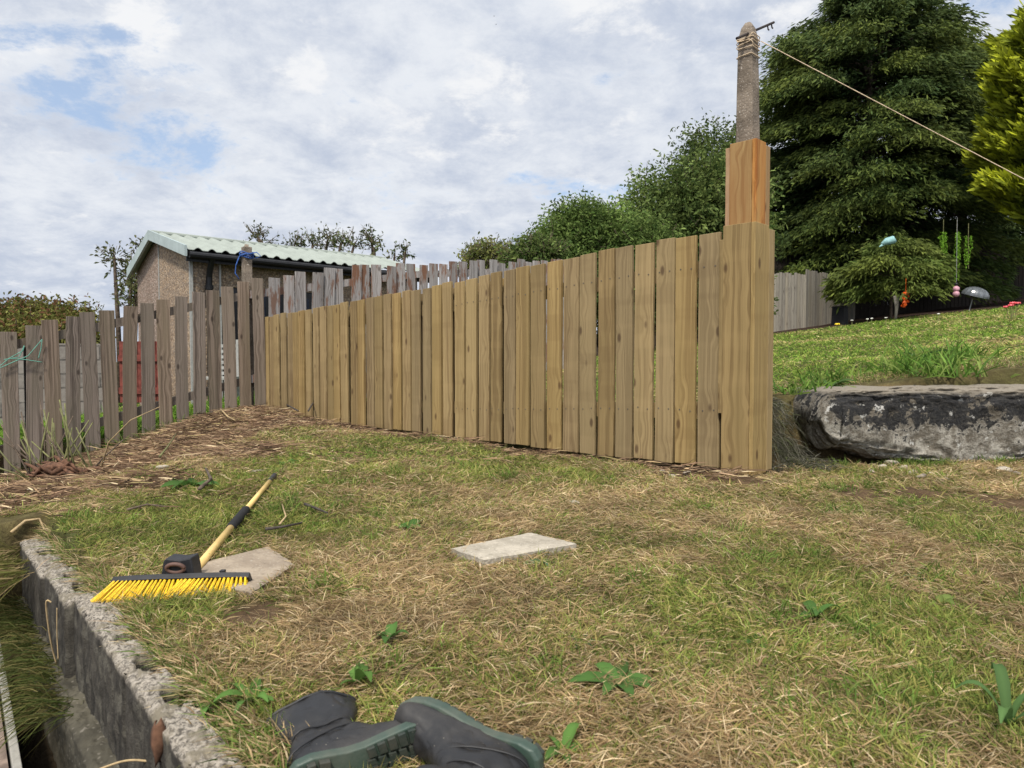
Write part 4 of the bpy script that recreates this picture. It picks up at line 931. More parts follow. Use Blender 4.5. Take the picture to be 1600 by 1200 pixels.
def trailing(x, y0, y1, Yv, n, seed, label):
    r = np.random.default_rng(seed); p = at(x, y0, Yv); L = (y1 - y0) * Yv / 1100; o = tag(empty('trailing_plant', p), label, 'plant', 'trailing plants under the conifer'); B = Blades()
    for s in range(n):
        m_ = 70; u = r.uniform(0, 1, m_) * r.uniform(.5, 1.0); P = np.stack([r.normal(0, .035) * (1 - u * .5) + .03 * np.sin(u * 4 + s), r.normal(0, .03) + 0 * u, -u * L], 1) + r.normal(0, .008, (m_, 3))
        D = A([0, 0, -1.0]) + r.normal(0, .5, (m_, 3)); B.add(P, D, .040, .014, 0, A([.17, .34, .03]) * r.uniform(.6, 1.2, (m_, 1)), .5)
    B.build('foliage', M['leaf'], o)
    MB().tube([(0, 0, .25), (0, 0, 0), (.02, 0, -L * .8)], .006, 6).build('stem', M['cane'], o)
trailing(1474, 362, 432, 14.6, 7, 1, 'leftmost bright green trailing plant hanging under the dark conifer')
trailing(1495, 362, 440, 14.6, 8, 2, 'middle bright green trailing plant hanging above the pink feeder')
trailing(1513, 368, 432, 14.6, 4, 3, 'rightmost and thinnest green trailing plant under the conifer')
p = at(1312, 510, 15.3); bn = empty('compost_bin', (p.x, p.y, p.z - .15)); tag(bn, 'black bin standing against the shaded pale fence', 'bin')
MB().tube([(0, 0, 0), (0, 0, .55)], [.20, .17], 4).build('body', M['bin'], bn); MB().tube([(0, 0, .552), (0, 0, .58)], [.19, .17], 4).build('lid', M['bin'], bn)
def flower(x, y, m, label, grp, n=3, rad=.03):
    p = hit(x, y); o = empty('flower', (p.x, p.y, p.z)); tag(o, label, 'flower', grp); rr = random.Random(int(x)); fl = MB(); stm = MB()
    for k in range(n):
        q = Vector((rr.uniform(-.08, .08), rr.uniform(-.05, .05), .16 + rr.uniform(0, .08))) if n > 1 else Vector((0, 0, .14))
        stm.tube([(q.x * .4, q.y * .4, -.02), q], .005, 5)
        for j in range(6): a = j * math.pi / 3; fl.tube([q, q + Vector((rad * math.cos(a), rad * math.sin(a), .012))], [rad * .25, rad * .42], 5)
    fl.build('petals', m, o); stm.build('stem', M['cane'], o)
for (x, y) in ((1331, 514), (1355, 512), (1362, 511), (1384, 510), (1466, 505)): flower(x, y, M['petal_white'], {1331: 'leftmost small whitish flower at the far lawn edge', 1355: 'second whitish flower from the left at the far lawn edge', 1362: 'third whitish flower, close beside the second at the lawn edge', 1384: 'whitish flower left of the pale stake at the lawn edge', 1466: 'whitish flower at the lawn edge below the trailing plants'}[x], 'small pale flowers along the lawn edge', 1, .020)
flower(1308, 521, M['petal_yellow'], 'single yellow flower in the upper lawn near the pale fence', 'x', 1, .035); bpy.context.view_layer.update()
flower(1581, 499, M['petal_pink'], 'cluster of pink-red flowers at the lawn edge below the golden conifer', 'x', 6, .032)
for o in scene.objects:
    if o.get('group') == 'x': del o['group']
for (x, y, lab) in ((772, 25, 'tiny dark bird high in the sky, the upper of two'), (775, 38, 'tiny dark bird in the sky just below another')):
    p = at(x, y, 60); o = MB().add([p + Vector(q) for q in ((-.12, 0, .03), (0, .03, 0), (.12, 0, .03), (0, -.04, -.01), (0, 0, -.03))], [(0, 1, 4), (1, 2, 4), (0, 4, 3), (2, 3, 4), (0, 3, 1), (2, 1, 3)]).build('bird', M['iron']); tag(o, lab, 'bird')

# ------------------------------------------------------------------ broom
hz = -.598
bL = at(178, 911, 1.93); bR = at(392, 904, 1.95); hz = bL.z
bro = empty('broom', (bL + bR) / 2); tag(bro, 'broom with yellow bristles and pale wooden handle lying on the grass', 'broom')
def bb_(mb, name, m, **k): c = (bL + bR) / 2; mb.v = [tuple(Vector(v) - c) for v in mb.v]; return mb.build(name, m, bro, **k)
ax = (bR - bL).normalized(); dn = Vector((.0, -.80, -.60)).normalized(); dn = (dn - ax * dn.dot(ax)).normalized(); nr = ax.cross(dn); nr = nr if nr.z > 0 else -nr
mid = (bL + bR) / 2
# the bar: a tapered plank, narrower to its ends
def barprof():
    mb = MB(); n = 18; vs = []
    for i in range(n + 1):
        u = i / n * 2 - 1; c = mid + ax * (u * (bR - bL).length / 2); h = .030 * (1 - .25 * abs(u) ** 3); d = .0085
        for (a, b) in ((-1, -1), (1, -1), (1, 1), (-1, 1)): vs.append(c + nr * (a * h * .8) + dn * (b * d))
    fs = [(i * 4 + k, i * 4 + (k + 1) % 4, i * 4 + 4 + (k + 1) % 4, i * 4 + 4 + k) for i in range(n) for k in range(4)] + [(3, 2, 1, 0), (n * 4, n * 4 + 1, n * 4 + 2, n * 4 + 3)]
    return mb.add(vs, fs)
bb_(barprof(), 'head_block', M['black_plastic'], bevel=.002)
rr = random.Random(8); half = (bR - bL).length / 2
for row in range(4):
    clean, dirty = MB(), MB()
    for i in range(32):
        u = (i + .5) / 32 * 2 - 1
        if i < 16: lean = -.62 + .66 * (i / 15)
        else: lean = -.62 + .88 * ((i - 16) / 15)
        b0_ = mid + ax * (u * half * .98) + nr * (.018 - row * .012) + dn * .008
        for q in range(9):
            jj = Vector((rr.uniform(-1, 1), rr.uniform(-1, 1), rr.uniform(-1, 1))) * .0022; sp_ = rr.uniform(-.05, .05)
            e = b0_ + jj * 1.5 + dn * rr.uniform(.060, .067) + ax * ((lean + sp_) * .058) + nr * rr.uniform(-.006, .004) - Vector((0, 0, .004 * row))
            (dirty if row == 3 else clean).tube([b0_ + jj, b0_.lerp(e, .5) + jj, e], [.0012, .0012, .0009], 4, cap=False)
    bb_(clean if clean.v else dirty, 'bristles', M['bristle'] if row < 3 else M['bristle_dirty'])
# socket bracket with angled brown-edged hole, and the handle from behind it
sc = mid + ax * -.02 + Vector((-.022, .0, .0)); 
ctr = at(279, 893, 1.965); top_ = ctr + Vector((0, 0, 0))
def socket():
    mb = MB(); b = at(277, 905, 1.965); L_, R_, Tl, Tr, H = -.048, .050, -.030, .044, .050
    pf = [(L_, -.004), (R_, -.004), (R_ - .004, .034), (Tr - .004, H + .012), (.012, H + .006), (Tl, H + .010), (Tl - .008, H), (L_ + .006, .026)]
    return mb.prism([Vector((x, 0, z)) for x, z in pf], b + Vector((0, -.004, 0)), b + Vector((0, .05, 0)))
bb_(socket(), 'socket', M['black_plastic'], bevel=.004)
rc = at(274, 888, 1.935); rgp = [rc + Vector((.024 * math.cos(a), -.0 - .004 * math.sin(a), .0125 * math.sin(a) + .0)) for a in [2 * math.pi * k / 24 for k in range(25)]]
bb_(MB().tube(rgp, .0058, 8), 'socket_ring', M['brown_rust'], smooth=True)
bb_(MB().tube([rc + Vector((0, .001, 0)), rc + Vector((0, .008, 0))], [.02, .019], 16), 'socket_hole', M['grip'])
bb_(MB().frame(at(345, 901, 1.95), ax, (0, 1, 0), (0, 0, 1), .012, .008, .010).frame(at(348, 896, 1.95), ax, (0, 1, 0), (0, 0, 1), .007, .007, .010), 'clip', M['black_plastic'], bevel=.0015)
h0 = at(296, 902, 1.985); he = hit(430, 752); h1 = he + Vector((0, 0, .03))
def hp(u): return h0.lerp(h1, u)
ratio = lambda x: x
bb_(MB().tube([hp(0), hp(.36)], [.0125, .0125], 14), 'handle', M['handle'], smooth=True)
bb_(MB().tube([hp(.355), hp(.36), hp(.375), hp(.53), hp(.545)], [.014, .0165, .0175, .0165, .012], 14), 'grip', M['grip'], smooth=True)
bb_(MB().tube([hp(.54), hp(.90)], [.0105, .0105], 14), 'handle', M['handle'], smooth=True)
bb_(MB().tube([hp(.895), hp(.90), hp(.99), hp(1.0)], [.0115, .0125, .0125, .009], 12), 'end_cap', M['black_plastic'], smooth=True)

# ------------------------------------------------------------------ rubber boots
def boot(name, mw, label, flat=1.0, flip=1):
    """foot along +x, sole below at z 0, shaft along +z"""
    o = bpy.data.objects.new(name, None); col.objects.link(o); tag(o, label, 'boot', 'pair of rubber boots lying in the grass')
    secs = [((.078, .318), (-.098, .306), .058), ((.079, .300), (-.098, .290), .058), ((.070, .24), (-.090, .235), .056), ((.060, .19), (-.082, .185), .052), ((.045, .150), (-.072, .140), .047), ((.043, .128), (-.070, .105), .043), ((.052, .112), (-.078, .070), .041),
            ((.064, .100), (-.086, .036), .038), ((.078, .090), (-.078, .008), .035), ((.096, .082), (-.030, .000), .035), ((.118, .074), (.035, .000), .038), ((.142, .066), (.085, .000), .044), ((.166, .060), (.130, .000), .047), ((.186, .052), (.168, .000), .044), ((.203, .040), (.194, .000), .034), ((.212, .024), (.207, .002), .018)]
    secs = [((f[0], f[1] if f[1] < .128 else .128 + (f[1] - .128) * .62), (b[0], b[1] if b[1] < .105 else .105 + (b[1] - .105) * .64), hw) for f, b, hw in secs]
    n = 26; vs = []; fs = []
    for (f, b, hw) in secs:
        f = Vector((f[0], 0, f[1])); b = Vector((b[0], 0, b[1])); c = (f + b) / 2; h = (f - b) / 2; k_ = 1.0 if b.z > .1 else 0
        for k in range(n):
            a = 2 * math.pi * k / n; e = .85 if b.z > .1 else .72; u = math.copysign(abs(math.cos(a)) ** e, math.cos(a)); w = math.copysign(abs(math.sin(a)) ** e, math.sin(a))
            p = c + h * u + Vector((0, hw * w * (flat if b.z > .12 else (1 + flat) / 2 if b.z > .06 else 1), 0))
            wob = .003 * math.sin(p.z * 70 + p.x * 33 + a * 2) * (1 if b.z > .04 else .3) + .004 * math.sin(a * 3 + p.z * 25) * k_
            p += (p - c).normalized() * wob; vs.append(p)
    m = len(secs); fs = [(i * n + k, i * n + (k + 1) % n, (i + 1) * n + (k + 1) % n, (i + 1) * n + k) for i in range(m - 1) for k in range(n)] + [tuple(range((m - 1) * n, m * n))]
    up = MB().add([Vector((v.x, v.y * flip, v.z)) for v in vs], fs).build('upper', M['rubber'], o, smooth=True)
    s = up.modifiers.new('s', 'SOLIDIFY'); s.thickness = .0035; s.offset = -1; s = up.modifiers.new('d', 'SUBSURF'); s.levels = 2; s.render_levels = 2
    tx = bpy.data.textures.new('folds', 'CLOUDS'); tx.noise_scale = .055; d = up.modifiers.new('f', 'DISPLACE'); d.texture = tx; d.strength = .017; d.mid_level = .5
    # rolled cuff, ankle seam, toe rim
    c0 = vs[:n]; cu = MB().tube([Vector((v.x, v.y * flip, v.z)) for v in c0] + [Vector((c0[0].x, c0[0].y * flip, c0[0].z))], .0035, 6); cu.build('cuff', M['rubber'], o, smooth=True)
    for i_, rr_ in ((5, .0022), (7, .0018)):
        rg = [v * 1.0 for v in vs[i_ * n:(i_ + 1) * n]]; MB().tube([Vector((v.x * 1.01, v.y * flip * 1.03, v.z)) for v in rg + [rg[0]]], rr_, 6).build('seam', M['rubber'], o, smooth=True)
    # sole outline
    out = [(-.089, .0), (-.086, .018), (-.074, .031), (-.05, .036), (-.02, .034), (.01, .031), (.04, .033), (.08, .041), (.12, .048), (.155, .049), (.185, .042), (.206, .028), (.216, .0)]
    full = out + [(x, -y) for x, y in out[-2:0:-1]]; N = len(full); mb = MB()
    def lay(sc_, z): return [Vector(((x - .06) * sc_ + .06, y * sc_ * flip, z + (.006 * max(0, (x - .13) / .08) ** 2) + (0 if not -.03 < x < .05 else 0))) for x, y in full]
    rings = [lay(.97, .014), lay(1.02, .010), lay(1.02, -.006), lay(.98, -.010)]
    vs2 = [v for r_ in rings for v in r_]; fs2 = [(i * N + k, i * N + (k + 1) % N, (i + 1) * N + (k + 1) % N, (i + 1) * N + k) for i in range(3) for k in range(N)] + [tuple(range(N)), tuple(range(3 * N, 4 * N))]
    mb.add(vs2, fs2).build('sole', M['sole'], o, smooth=False, bevel=.002)
    tr = MB()
    def hwid(x): return float(np.interp(x, [p_[0] for p_ in out], [p_[1] for p_ in out])) - .004
    hp_ = [(-.085, 0)] + [(x, hwid(x)) for x in (-.07, -.045, -.025)]; full_h = hp_ + [(x, -y) for x, y in hp_[:0:-1]]
    # heel: three bars between ring walls
    for (xa, xb) in ((-.083, -.066), (-.060, -.046), (-.040, -.022)):
        wa, wb = hwid(xa), hwid(xb); tr.add([Vector((xa, -wa * flip, z)) for z in (-.009, -.024)] + [Vector((xb, -wb * flip, z)) for z in (-.009, -.024)] + [Vector((xb, wb * flip, z)) for z in (-.009, -.024)] + [Vector((xa, wa * flip, z)) for z in (-.009, -.024)],
               [(0, 1, 3, 2), (2, 3, 5, 4), (4, 5, 7, 6), (6, 7, 1, 0), (1, 7, 5, 3), (0, 2, 4, 6)])
    for i_ in range(9):
        xa = .045 + i_ * .0185; xb = xa + .011
        for sgn in (-1, 1):
            for (ya, yb) in ((.003, .36), (.46, 1.0)):
                wa, wb = hwid(xa), hwid(min(xb, .21)); pts_ = [(xa, wa * ya), (xb + .004, wb * ya), (xb - .001, wb * yb), (xa - .004, wa * yb)]; dz_ = .006 * max(0, (xa - .13) / .08) ** 2
                tr.add([Vector((x, y * sgn * flip, z + dz_)) for z in (-.009, -.0175) for x, y in pts_], [(0, 1, 2, 3), (7, 6, 5, 4), (0, 4, 5, 1), (1, 5, 6, 2), (2, 6, 7, 3), (3, 7, 4, 0)])
    tr.add([Vector((x, y * flip, z)) for z in (-.009, -.013) for x, y in ((-.018, .008), (.035, .012), (.035, .004), (-.018, .0))], [(0, 1, 2, 3), (7, 6, 5, 4), (0, 4, 5, 1), (1, 5, 6, 2), (2, 6, 7, 3), (3, 7, 4, 0)])
    tr.build('tread', M['tread'], o, bevel=.001)
    o.matrix_world = mw @ Matrix.Scale(.92, 4); return o
def basis(xa, ya, za, loc):
    m = Matrix((Vector(xa).normalized(), Vector(ya).normalized(), Vector(za).normalized())).transposed().to_4x4(); m.translation = Vector(loc); return m
# first boot: sole turned to the camera, toe to the right, shaft lying away
za = Vector((-.42, .90, -.05)).normalized(); xa = Vector((.92, .38, .03)); xa = (xa - za * xa.dot(za)).normalized(); ya = za.cross(xa)
boot('rubber_boot', basis(xa, ya, za, (-.270, 1.095, -.652)), 'black boot with its green ribbed sole turned to the camera', .6)
# second boot: sole turned away, toe to the left, shaft towards the camera
za = Vector((-.50, -.86, .04)).normalized(); xa = Vector((-.86, .50, .05)); xa = (xa - za * xa.dot(za)).normalized(); ya = za.cross(xa)
boot('rubber_boot', basis(xa, ya, za, (-.025, 1.125, -.640)), 'black boot with toe to the left and shaft towards the camera', .8, -1)

# ------------------------------------------------------------------ grass
def keep_mask(x, y):
    k = ~inpoly(x, y, slabA, -.02) & ~inpoly(x, y, slabB, -.02)
    o = wall_off(x, y); t = wall_t(x, y)
    sec = np.where(t < 0, 0, np.where(t < .39, .018, .030)); o = o - .010; edge_n = (fbm(x * 14, y * 14, 91, 2) - .5) * .05
    k &= (o < -.118 + sec + edge_n) | (t > 1.15)
    k &= trench(x, y) < .05
    k &= ~((x > 1.6) & (y > 3.84) & (y < 4.38))
    return k
def scatter(n, x0, x1, y0, y1, pw):
    """more points close by, fewer far off"""
    u = rng.uniform(0, 1, n); e = 2 - pw
    yy = (y0 ** e + u * (y1 ** e - y0 ** e)) ** (1 / e); half = .80 * yy + .35
    xx = rng.uniform(-1, 1, n) * half; k = (xx > x0) & (xx < x1); return xx[k], yy[k]
C_G = A([[.12, .20, .035], [.18, .26, .052], [.080, .140, .026], [.235, .27, .075]]); C_S = A([[.57, .42, .235], [.46, .33, .175], [.66, .53, .33], [.33, .22, .12], [.38, .31, .14]])
C_D = A([[.17, .105, .066], [.24, .155, .095], [.085, .055, .036], [.34, .235, .145]])
def lawn(B, x, y, hscale=1.0, wscale=1.0):
    n = len(x); z = ground_z(x, y); g = green(x, y); d = dirt(x, y); dist = np.hypot(x, y)
    isg = rng.uniform(0, 1, n) < g * .82 + .10; patch = fbm(x * 5, y * 5, 101, 3)
    # standing blades share a local comb direction
    ca = fbm(x * 1.7, y * 1.7, 111, 3) * 14; ra = ca + rng.normal(0, 1.7, n); lie = np.clip(rng.normal(.55, .25, n) + (~isg) * .45 + .25 * d, .1, 1.6)
    D = np.stack([np.cos(ra) * lie, np.sin(ra) * lie, np.clip(1.0 - .55 * lie, .06, 1)], 1)
    clump = fbm(x * 9, y * 9, 105, 3); L = np.where(isg, rng.uniform(.016, .050, n) * (.35 + 1.3 * clump), rng.uniform(.014, .055, n)) * hscale; leafy_ = rng.uniform(0, 1, n) < .05; L = np.where(leafy_, .016 * hscale, L)
    w = np.where(isg, rng.uniform(.0016, .0032, n), rng.uniform(.0010, .0026, n)) * wscale; w = np.where(leafy_, .009 * np.minimum(wscale, 2), w); isg = isg | leafy_
    cg = C_G[rng.integers(0, 4, n)] * rng.uniform(.55, 1.35, (n, 1)); cs = C_S[rng.integers(0, 5, n)] * rng.uniform(.50, 1.25, (n, 1))
    mixc = np.clip(rng.normal(.16, .22, (n, 1)), 0, .8); mixc = mixc * (behind(x, y) < .2)[:, None]; cc = np.where(isg[:, None], cg * (1 - mixc) + A([.42, .33, .12]) * mixc, cs * (1 - mixc * .6) + A([.42, .27, .12]) * mixc * .6); cc = cc * np.clip(.38 + .62 * fbm(x * 4.1, y * 4.1, 121, 4) + .66 * clump, .4, 1.7)[:, None]
    upm = behind(x, y) > .2; cc = np.where(upm[:, None], cc * A([1.25, 1.36, 1.05]), cc)
    bend = np.stack([np.cos(ra), np.sin(ra), -np.ones(n) * .9], 1) * (L * rng.uniform(.05, .45, n))[:, None]
    P = np.stack([x, y, z - .003], 1); P[:, 2] += np.where(isg, 0, rng.uniform(0, .016, n))
    keep = keep_mask(x, y) & (rng.uniform(0, 1, n) > d * .93)
    far = (x > 3) & (y - .12 * (x - 8) + .35 * np.sin(x * 1.3) > 14.8); keep &= ~far
    keep &= ~((np.abs(behind(x, y)) < .03) & (x < 1.3) & (x > -2.6))
    tip = np.where(isg[:, None], cc * A([1.25, 1.15, 1.1]), cc * 1.1)
    B.add(P[keep], D[keep], L[keep], w[keep], bend[keep], (cc * .85)[keep], .8, tip[keep])
B = Blades()
x, y = scatter(400000, -2.2, 2.6, .85, 3.9, 1.75); k = behind(x, y) < 0; lawn(B, x[k], y[k])
x, y = scatter(190000, -6, 4, 3.0, 7.4, 1.2); k = (behind(x, y) < .02); lawn(B, x[k], y[k], 1.1, 1.8)
x, y = scatter(230000, -9, 20, 3.9, 17.5, 1.55); k = (behind(x, y) > .05) & ((x > .05 * y) | (np.random.default_rng(2).uniform(0, 1, len(x)) < .6)); x, y = x[k], y[k]
dd_ = np.clip(np.hypot(x, y) / 5, 1, 3.2); lawn(B, x, y, .95 + .12 * dd_, 1.6 * dd_)
tag(B.build('grass', M['grass']), 'patchy mown grass, partly dry', 'grass', kind='stuff')
# longer clumps: rough grass along the wall, the fences, the bank and in the trench
B = Blades()
def tuft(c, n, L, spread, col_, lean=(0, 0, 0), w=.0022, up=1.0, droop=.5):
    P = np.tile(A([c[0], c[1], c[2]]), (n, 1)) + np.concatenate([rng.normal(0, spread, (n, 2)), np.zeros((n, 1))], 1)
    D = rng.normal(0, .42, (n, 3)) + A([lean[0], lean[1], up + lean[2]]); D[:, 2] = np.abs(D[:, 2]) if lean[2] >= 0 else D[:, 2]
    Ls = L * rng.uniform(.45, 1.15, n); bend = D * A([1, 1, 0]) * (Ls * .35)[:, None]; bend[:, 2] = -Ls * droop * rng.uniform(.2, 1, n)
    cc = A(col_)[rng.integers(0, len(col_), n)] * rng.uniform(.7, 1.25, (n, 1)); B.add(P, D, Ls, w * rng.uniform(.7, 1.4, n), bend, cc * .8, .8, cc * 1.15)
for i in range(150):                                      # tufts through the lawn
    yy = rng.uniform(1.1, 5.5); xx = rng.uniform(-.75, .75) * yy
    if behind(A([xx]), A([yy]))[0] < -.05 and keep_mask(A([xx]), A([yy]))[0] and green(A([xx]), A([yy]))[0] > .35: tuft((xx, yy, gz(xx, yy)), 45, .075, .028, C_G, w=.0028)
for t_ in np.arange(-.9, 6.4, .075):                      # along the old fence
    p = OA + OD * t_ + ON * rng.uniform(-.12, .10)
    if t_ < 1.5 or rng.uniform() < .4: tuft((p.x, p.y, gz(p.x, p.y)), 26, .16, .045, C_G * .75, w=.005)
    p = OA + OD * t_ + ON * rng.uniform(.25, 1.6); tuft((p.x, p.y, gz(p.x, p.y)), 40, .30, .12, C_G * A([1.0, 1.25, .8]), w=.008)
for i in range(330):                                       # rough ground between old fence and garage
    t_ = rng.uniform(-2.5, 3.5); p = OA + OD * t_ + ON * rng.uniform(.5, 3.2); tuft((p.x, p.y, gz(p.x, p.y)), 30, .26, .14, C_G * A([1.1, 1.35, .8]), w=.010)
for t_ in np.arange(-.35, 1.1, .03):                      # hanging over the trench ledge
    off = .03 + rng.uniform(0, .04)
    if -.2 < t_ < .9: q = wpt(t_, off, -.885); tuft((q.x, q.y, q.z + .0), 30, .115, .022, [[.10, .115, .03], [.06, .08, .02], [.16, .14, .05]], lean=(WN.x * .75, WN.y * .75 - .25, .0), w=.0022, up=.5, droop=.9)
for t_ in np.arange(.5, 1.3, .03):
    q = wpt(t_, .09 + rng.uniform(-.02, .03), -.70); tuft((q.x, q.y, q.z), 36, .13, .03, [[.15, .14, .04], [.28, .21, .10], [.12, .13, .03]], lean=(WN.x * 1.2, WN.y * 1.2 - .2, -.3), w=.0026, up=.3, droop=1.1)
for i in range(200):                                        # grey dead grass on the bank behind the end post
    xx = rng.uniform(1.25, 1.68); yy = rng.uniform(3.70, 4.18); tuft((xx, yy, gz(xx, yy) + .01), 40, .13, .03, [[.13, .125, .09], [.20, .19, .15], [.09, .10, .05]], lean=(0, -.9, -.2), w=.0028, up=.2, droop=1.0)
for i in range(26):
    xx = rng.uniform(1.7, 3.4); tuft((xx, 3.80 + rng.uniform(-.05, .03), gz(xx, 3.78)), 34, .07, .03, C_G * .8, w=.0032)
for i in range(260):
    xx = rng.uniform(1.3, 4.4); yy = 4.36 + rng.uniform(0, .35); tuft((xx, yy, gz(xx, yy)), 30, .05, .05, np.concatenate([C_S * .7, C_G]), w=.003)
for (x, y, L) in ((1450, 575, .30), (1420, 585, .2), (1480, 590, .2), (1300, 600, .18), (1500, 560, .2), (1260, 615, .15)):
    p = hit(x, y); tuft((p.x, p.y, p.z), 110, L, .09, C_G * A([.9, 1.05, .9]), w=.010)
for i in range(170):
    t_ = rng.uniform(-1.2, 1.0); q = wpt(t_, -.105 + rng.uniform(-.05, .012) + (.018 if t_ > 0 else 0) + (.012 if t_ > .4 else 0), -.66); tuft((q.x, q.y, -.668), 34, .065, .018, np.concatenate([C_G, C_S]), lean=(WN.x * .5, WN.y * .5, 0), w=.0022)
tag(B.build('long_grass', M['grass']), 'longer unmown grass clumps along fences, wall and trench', 'grass', kind='stuff')
# straw litter and twigs over the bare ground
B = Blades(); n = 60000
n = 110000; t_ = rng.uniform(-2.2, 4.0, n); off = -rng.uniform(0, 1, n) ** .8 * 4.2; x = OA.x + OD.x * t_ + ON.x * off; y = OA.y + OD.y * t_ + ON.y * off
x = np.concatenate([x, rng.uniform(-2.6, 1.3, 9000)]); y = np.concatenate([y, np.zeros(9000)]); sl = slice(n, n + 9000); tt2 = rng.uniform(0, 5.4, 9000); o2 = rng.normal(-.08, .09, 9000); x[sl] = FN.x + FD.x * tt2 + FNRM.x * o2; y[sl] = FN.y + FD.y * tt2 + FNRM.y * o2
k = (rng.uniform(0, 1, len(x)) < dirt(x, y) * .95 + .03) & (behind(x, y) < .0) & keep_mask(x, y); x, y = x[k], y[k]; n = len(x)
ra = rng.normal(.15, .9, n) + (rng.uniform(0, 1, n) < .5) * math.pi; D = np.stack([np.cos(ra), np.sin(ra), rng.normal(.08, .16, n)], 1); L = rng.uniform(.03, .13, n) * rng.choice([.6, 1, 1.5], n)
cc = C_D[rng.integers(0, 4, n)] * rng.uniform(.6, 1.4, (n, 1)) * (.55 + .9 * fbm(x * 3, y * 3, 131, 3))[:, None]; cc = np.where(rng.uniform(0, 1, (n, 1)) < .18, C_S[rng.integers(0, 5, n)], cc)
B.add(np.stack([x, y, ground_z(x, y) + rng.uniform(.0, .03, n)], 1), D, L, rng.uniform(.002, .0065, n), np.stack([rng.normal(0, .01, n), rng.normal(0, .01, n), -L * .1], 1), cc, .8)
tag(B.build('straw_litter', M['straw']), 'brown straw and clippings covering the bare ground', 'debris', kind='stuff')

# ------------------------------------------------------------------ broad-leaved weeds, each a plant
def weed(px_, py_, n, L, wid, label, colr=(.06, .125, .028), rise=.55, seed=0, cat='weed'):
    L *= .72; p = hit(px_, py_); r = random.Random(seed + int(px_)); o = tag(empty('weed', p), label, cat)
    for k in range(n):
        a = 2 * math.pi * (k + r.uniform(-.3, .3)) / n; l = L * r.uniform(.65, 1.15); up_ = rise * r.uniform(.4, 1.3); mb = MB(); vs = []; m_ = 9
        d = Vector((math.cos(a), math.sin(a), 0)); s = Vector((-d.y, d.x, 0)); s = (s + Vector((0, 0, r.uniform(-.5, .5)))).normalized()
        for i in range(m_ + 1):
            u = i / m_; c = d * (l * u) + Vector((0, 0, l * up_ * (u - .75 * u * u) + .004)); ww = wid * l * (math.sin(math.pi * min(1, u ** .8 * .96 + .04)) ** .8 * (.75 + .25 * (1 if i % 2 else .6))) + .0015
            vs += [c - s * ww + Vector((0, 0, ww * .35)), c, c + s * ww + Vector((0, 0, ww * .35))]
        fs = [(i * 3 + j, i * 3 + j + 1, i * 3 + j + 4, i * 3 + j + 3) for i in range(m_) for j in (0, 1)]
        lo = mb.add(vs, fs).build('leaf', None, o, smooth=True); f = r.uniform(.75, 1.3)
        ca_ = lo.data.color_attributes.new('Col', 'FLOAT_COLOR', 'POINT'); w_ = []
        for i in range(m_ + 1): 
            for j in range(3): q = f * (1.25 if j == 1 else 1); w_ += [colr[0] * q, colr[1] * q, colr[2] * q, 1]
        ca_.data.foreach_set('color', w_); lo.data.materials.clear(); lo.data.materials.append(M['leaf'])
    return o
weed(965, 1075, 9, .13, .17, 'big green rosette weed right of the boots in dry grass')
weed(610, 1008, 5, .075, .26, 'broad-leaved weed in the grass above the two boots', rise=1.2)
weed(905, 1010, 6, .07, .13, 'dark toothed weed between slab and big rosette', (.05, .085, .035))
weed(640, 828, 5, .08, .25, 'weed left of the pale slab', rise=.9)
weed(296, 764, 8, .20, .2, 'large-leaved weed lying on the brown litter behind the broom')
weed(845, 885, 6, .07, .16, 'bluish green weed just below the pale slab', (.07, .12, .06))
weed(1275, 968, 4, .08, .22, 'small upright weed in the dry lawn on the right', rise=1.3)
weed(1470, 948, 4, .07, .2, 'small pale weed far right in the lawn', (.12, .16, .04), rise=1.3)
weed(1180, 1010, 5, .06, .16, 'low weed in the middle of the dry right-hand lawn')
weed(1575, 1140, 5, .14, .10, 'tall narrow-leaved weed at the right edge of the picture', (.07, .13, .04), rise=2.2)
weed(395, 1105, 7, .10, .12, 'bright weed on the wall edge left of the boots', (.075, .15, .032), rise=1.1)
weed(880, 1190, 5, .08, .16, 'green weed at the bottom right of the boots', (.07, .14, .03), rise=1.2)
weed(1440, 565, 10, .28, .12, 'spreading thistle-like weed in the upper lawn behind the boulder', (.07, .13, .045), rise=.9)
weed(1300, 607, 9, .20, .13, 'leafy weed on the upper lawn just above the boulder end', (.065, .12, .03), rise=.8)
weed(322, 1130, 4, .06, .25, 'green leaf growing out of a hollow wall block', (.07, .14, .03), rise=1.2)
weed(560, 1075, 5, .08, .22, 'bright green weed touching the cuff of the left boot', (.085, .165, .035), rise=1.5)
weed(450, 728, 7, .09, .2, 'small leafy weed past the broom handle end', (.10, .18, .045), rise=.9)
weed(1430, 905, 6, .06, .15, 'dull green weed in the right lawn below the boulder', (.06, .10, .04))

